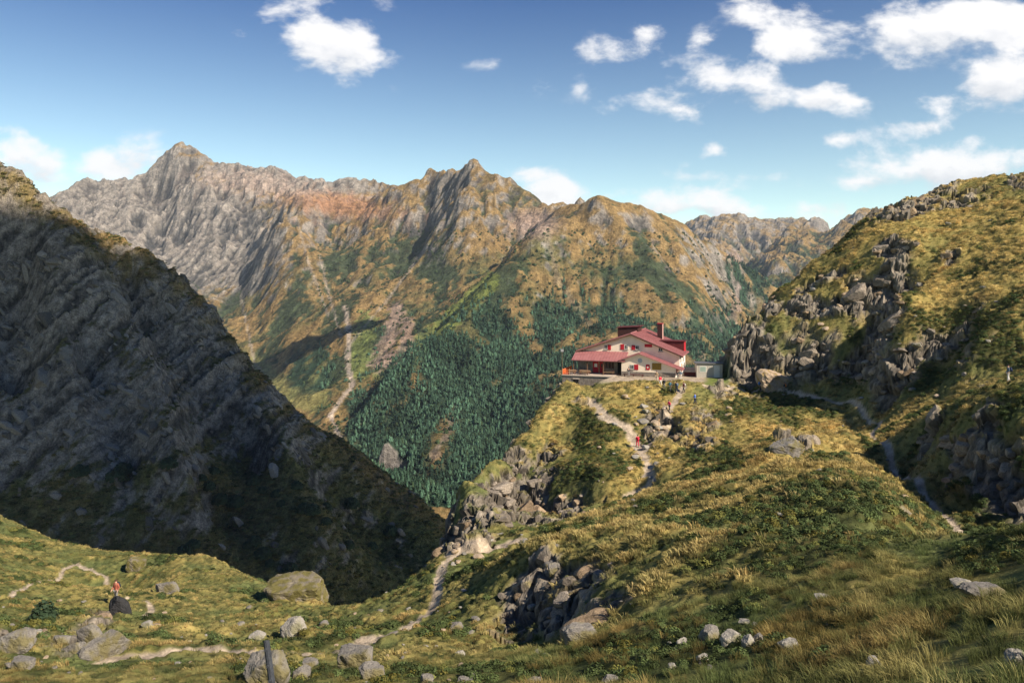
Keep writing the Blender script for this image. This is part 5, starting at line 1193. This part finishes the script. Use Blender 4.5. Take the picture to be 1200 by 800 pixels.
# dark bush by the left rock pile
q=spot(52,728,30,80); r=empty('dark_bush',tuple(q),0); tag(r,'dark green conifer bush beside the left rock pile','bush')
src=leafball(600,.75,1.15,.13,91,plain('dark_bush_leaf',(.025,.045,.022),.8,.3,2)); src.name='foliage'; link(src,r)
o=bpy.data.objects.new('stem',STEM); o.scale=(.25,.25,.35); link(o,r)

# ================================================================== CAMERA, LIGHT, SKY
cam=bpy.data.cameras.new('camera'); cam.lens=28; cam.sensor_width=36; cam.sensor_fit='HORIZONTAL'; cam.shift_y=-70/1200; cam.clip_start=.2; cam.clip_end=30000
co=bpy.data.objects.new('camera',cam); co.rotation_euler=(math.radians(90),0,0); link(co); scn.camera=co
PHI=math.radians(38); EL=math.radians(37)
SD=Vector((math.cos(PHI)*math.cos(EL),-math.sin(PHI)*math.cos(EL),math.sin(EL)))
sun=bpy.data.lights.new('sun','SUN'); sun.energy=5; sun.angle=math.radians(.5); sun.color=(1,.88,.72)
so=bpy.data.objects.new('sun',sun); so.rotation_euler=SD.to_track_quat('Z','Y').to_euler(); link(so)
wd=bpy.data.worlds.new('World'); scn.world=wd; wd.use_nodes=True
def build_world():
    nt=wd.node_tree; N=nt.nodes; L=nt.links; bg=N['Background']
    sky=N.new('ShaderNodeTexSky'); sky.sky_type='NISHITA'; sky.sun_disc=False; sky.sun_elevation=EL
    sky.sun_rotation=math.pi/2+PHI; sky.altitude=2000; sky.air_density=1.0; sky.dust_density=.6; sky.ozone_density=2.0
    def M(op,*a):
        n=N.new('ShaderNodeMath'); n.operation=op
        for i,v in enumerate(a):
            if isinstance(v,(int,float)): n.inputs[i].default_value=v
            else: L.new(v,n.inputs[i])
        return n.outputs[0]
    tc=N.new('ShaderNodeTexCoord'); sp=N.new('ShaderNodeSeparateXYZ'); L.new(tc.outputs['Generated'],sp.inputs[0])
    dx,dy,dz=sp.outputs
    dyc=M('MAXIMUM',dy,.05)
    a=M('DIVIDE',dx,dyc); b=M('DIVIDE',dz,dyc)
    # noise on the cloud field
    cb=N.new('ShaderNodeCombineXYZ'); L.new(M('MULTIPLY',a,1.0),cb.inputs[0]); L.new(M('MULTIPLY',b,1.7),cb.inputs[1]); cb.inputs[2].default_value=3.3
    n1=noise_node(nt,8.5,12,.6,cb.outputs[0],.15)
    n2=noise_node(nt,3.0,4,.5,cb.outputs[0])
    cb2=N.new('ShaderNodeCombineXYZ'); L.new(M('ADD',a,.012),cb2.inputs[0]); L.new(M('MULTIPLY',M('ADD',b,.022),1.7),cb2.inputs[1]); cb2.inputs[2].default_value=3.3
    n1b=noise_node(nt,8.5,12,.6,cb2.outputs[0],.15)
    blobs=[(383,48,75,46,1.05),(350,12,45,20,.75),(290,42,22,14,.55),(22,188,50,36,1.1),(150,190,60,26,1.0),(-20,200,60,40,1.0),
           (720,62,60,20,.62),(760,40,30,20,.55),(630,95,24,16,.45),(570,72,26,10,.42),(885,12,38,20,.62),(822,48,24,18,.6),
           (780,115,75,30,.8),(860,95,80,34,.92),(930,50,50,40,.85),(900,110,40,30,.75),(970,115,55,20,.75),(720,130,30,14,.55),
           (1070,38,110,42,1.05),(1150,25,110,40,1.1),(1180,95,60,40,1.0),(1090,70,70,26,.8),(1075,150,40,18,.8),(985,163,35,14,.6),(838,178,26,12,.6),
           (1110,200,120,30,1.1),(1180,190,80,26,1.1),(1040,210,60,20,.85),(1100,120,60,25,.55),
           (620,203,45,16,.75),(655,225,45,22,.95),(790,240,100,28,.85),(870,210,90,20,.75),(730,225,60,18,.65),(840,245,100,24,.85),(960,245,130,22,.7),(900,187,60,14,.45),(75,148,20,9,.45),(940,5,30,10,.5),(680,100,14,14,.35),(1260,120,90,60,1.0)]
    acc=None
    shade=None
    for (px,py,rx,ry,s) in blobs:
        u=M('DIVIDE',M('SUBTRACT',a,(px-600)/F),rx/F); v=M('DIVIDE',M('SUBTRACT',b,(HZ-py)/F),ry/F)
        d=M('ADD',M('MULTIPLY',u,u),M('MULTIPLY',v,v))
        e=M('MULTIPLY',M('EXPONENT',M('MULTIPLY',d,-.9)),s)
        sv=M('MULTIPLY',e,v)
        acc=e if acc is None else M('MAXIMUM',acc,e)
        shade=sv if shade is None else M('ADD',shade,sv)
    dens=M('ADD',acc,M('MULTIPLY',M('SUBTRACT',n1.outputs['Fac'],.5),3.3))
    dens=M('ADD',dens,M('MULTIPLY',M('SUBTRACT',n2.outputs['Fac'],.5),.6))
    mr=N.new('ShaderNodeMapRange'); mr.interpolation_type='SMOOTHSTEP'; L.new(dens,mr.inputs[0]); mr.inputs[1].default_value=.38; mr.inputs[2].default_value=.98
    gate=M('GREATER_THAN',dy,.1)
    low=N.new('ShaderNodeMapRange'); L.new(acc,low.inputs[0]); low.inputs[1].default_value=.05; low.inputs[2].default_value=.3
    mask=M('MULTIPLY',M('MULTIPLY',mr.outputs[0],gate),low.outputs[0])
    # self shading of the clouds: grey undersides
    sh=M('ADD',M('MULTIPLY',shade,.55),M('MULTIPLY',M('SUBTRACT',n1.outputs['Fac'],n1b.outputs['Fac']),2.2))
    sr=N.new('ShaderNodeMapRange'); L.new(sh,sr.inputs[0]); sr.inputs[1].default_value=-.75; sr.inputs[2].default_value=.05
    cr=N.new('ShaderNodeMix'); cr.data_type='RGBA'; L.new(sr.outputs[0],cr.inputs['Factor'])
    cr.inputs['A'].default_value=(4.6,4.9,5.4,1); cr.inputs['B'].default_value=(8.0,7.85,7.8,1)
    tint=N.new('ShaderNodeMix'); tint.data_type='RGBA'; tint.blend_type='MULTIPLY'; tint.inputs['Factor'].default_value=1; L.new(sky.outputs[0],tint.inputs['A']); 
    el=N.new('ShaderNodeMapRange'); L.new(dz,el.inputs[0]); el.inputs[1].default_value=.05; el.inputs[2].default_value=.36
    rr=N.new('ShaderNodeValToRGB'); e=rr.color_ramp.elements; e[0].color=(1.75,1.7,1.25,1); e[1].color=(.22,.45,.74,1); L.new(el.outputs[0],rr.inputs['Fac']); L.new(rr.outputs['Color'],tint.inputs['B'])
    mx=N.new('ShaderNodeMix'); mx.data_type='RGBA'; L.new(M('MULTIPLY',mask,.95),mx.inputs['Factor']); L.new(tint.outputs['Result'],mx.inputs['A']); L.new(cr.outputs['Result'],mx.inputs['B'])
    L.new(mx.outputs['Result'],bg.inputs['Color']); bg.inputs['Strength'].default_value=.078
build_world()
vs=scn.view_settings; vs.view_transform='Standard'; vs.look='None'; vs.gamma=1; vs.use_curve_mapping=False; vs.exposure=.85

# unseen clouds added right of the view, shaped so their shade falls on the slopes
def shade_cloud(name,target,H,ellipses,seed,label):
    rg=random.Random(seed)
    k=(H-target[2])/SD.z
    c=Vector(target)+SD*k
    bm=bmesh.new()
    for (ex,ey,rx,ry,rot) in ellipses:
        mtx=Matrix.Translation((ex,ey,0))@Matrix.Rotation(math.radians(rot),4,'Z')@Matrix.Diagonal((rx,ry,min(rx,ry)*.2,1))
        bmesh.ops.create_icosphere(bm,subdivisions=4,radius=1,matrix=mtx)
    for v in bm.verts:
        p=v.co
        n=float(fbm(np.array([p.x/60.]),np.array([p.y/60.+p.z/50.]),4,seed)[0])
        v.co=p*(1+.25*n)
    o=bm_obj(name,bm,MAT_CLOUD,smooth=True,loc=c); tag(o,label,'shade_cloud',kind='structure')
    return o
MAT_CLOUD=plain('cloud_white',(.8,.8,.8),1,.02,.01)
EXTRA_CLOUDS=True
if EXTRA_CLOUDS:
    shade_cloud('shade_cloud',(-140,412,-70),1000,[(0,0,190,120,0),(-160,0,115,75,0),(110,50,130,110,0),(-120,-30,110,100,20),(60,130,170,120,0),(60,-90,150,80,0),(-90,-110,120,60,10)],3,None)
    shade_cloud('shade_cloud',(-560,2050,-130),1150,[(0,0,200,120,20),(140,60,110,70,0),(-140,30,90,60,0)],5,None)

# ================================================================== HAZE
def haze():
    x0,x1,y0,y1,z0,z1=-6200,6200,-300,7400,-1400,960
    bm=bmesh.new(); bmesh.ops.create_cube(bm,size=1,matrix=Matrix.Translation(((x0+x1)/2,(y0+y1)/2,(z0+z1)/2))@Matrix.Diagonal((x1-x0,y1-y0,z1-z0,1)))
    m=bpy.data.materials.new('haze'); m.use_nodes=True; nt=m.node_tree; nt.nodes.remove(nt.nodes['Principled BSDF'])
    v=nt.nodes.new('ShaderNodeVolumePrincipled'); v.inputs['Density'].default_value=3.4e-5; v.inputs['Color'].default_value=(.72,.84,1,1); v.inputs['Anisotropy'].default_value=0.1
    nt.links.new(v.outputs[0],nt.nodes['Material Output'].inputs['Volume'])
    o=bm_obj('haze',bm,m); tag(o,kind='stuff')
haze()
log('done')
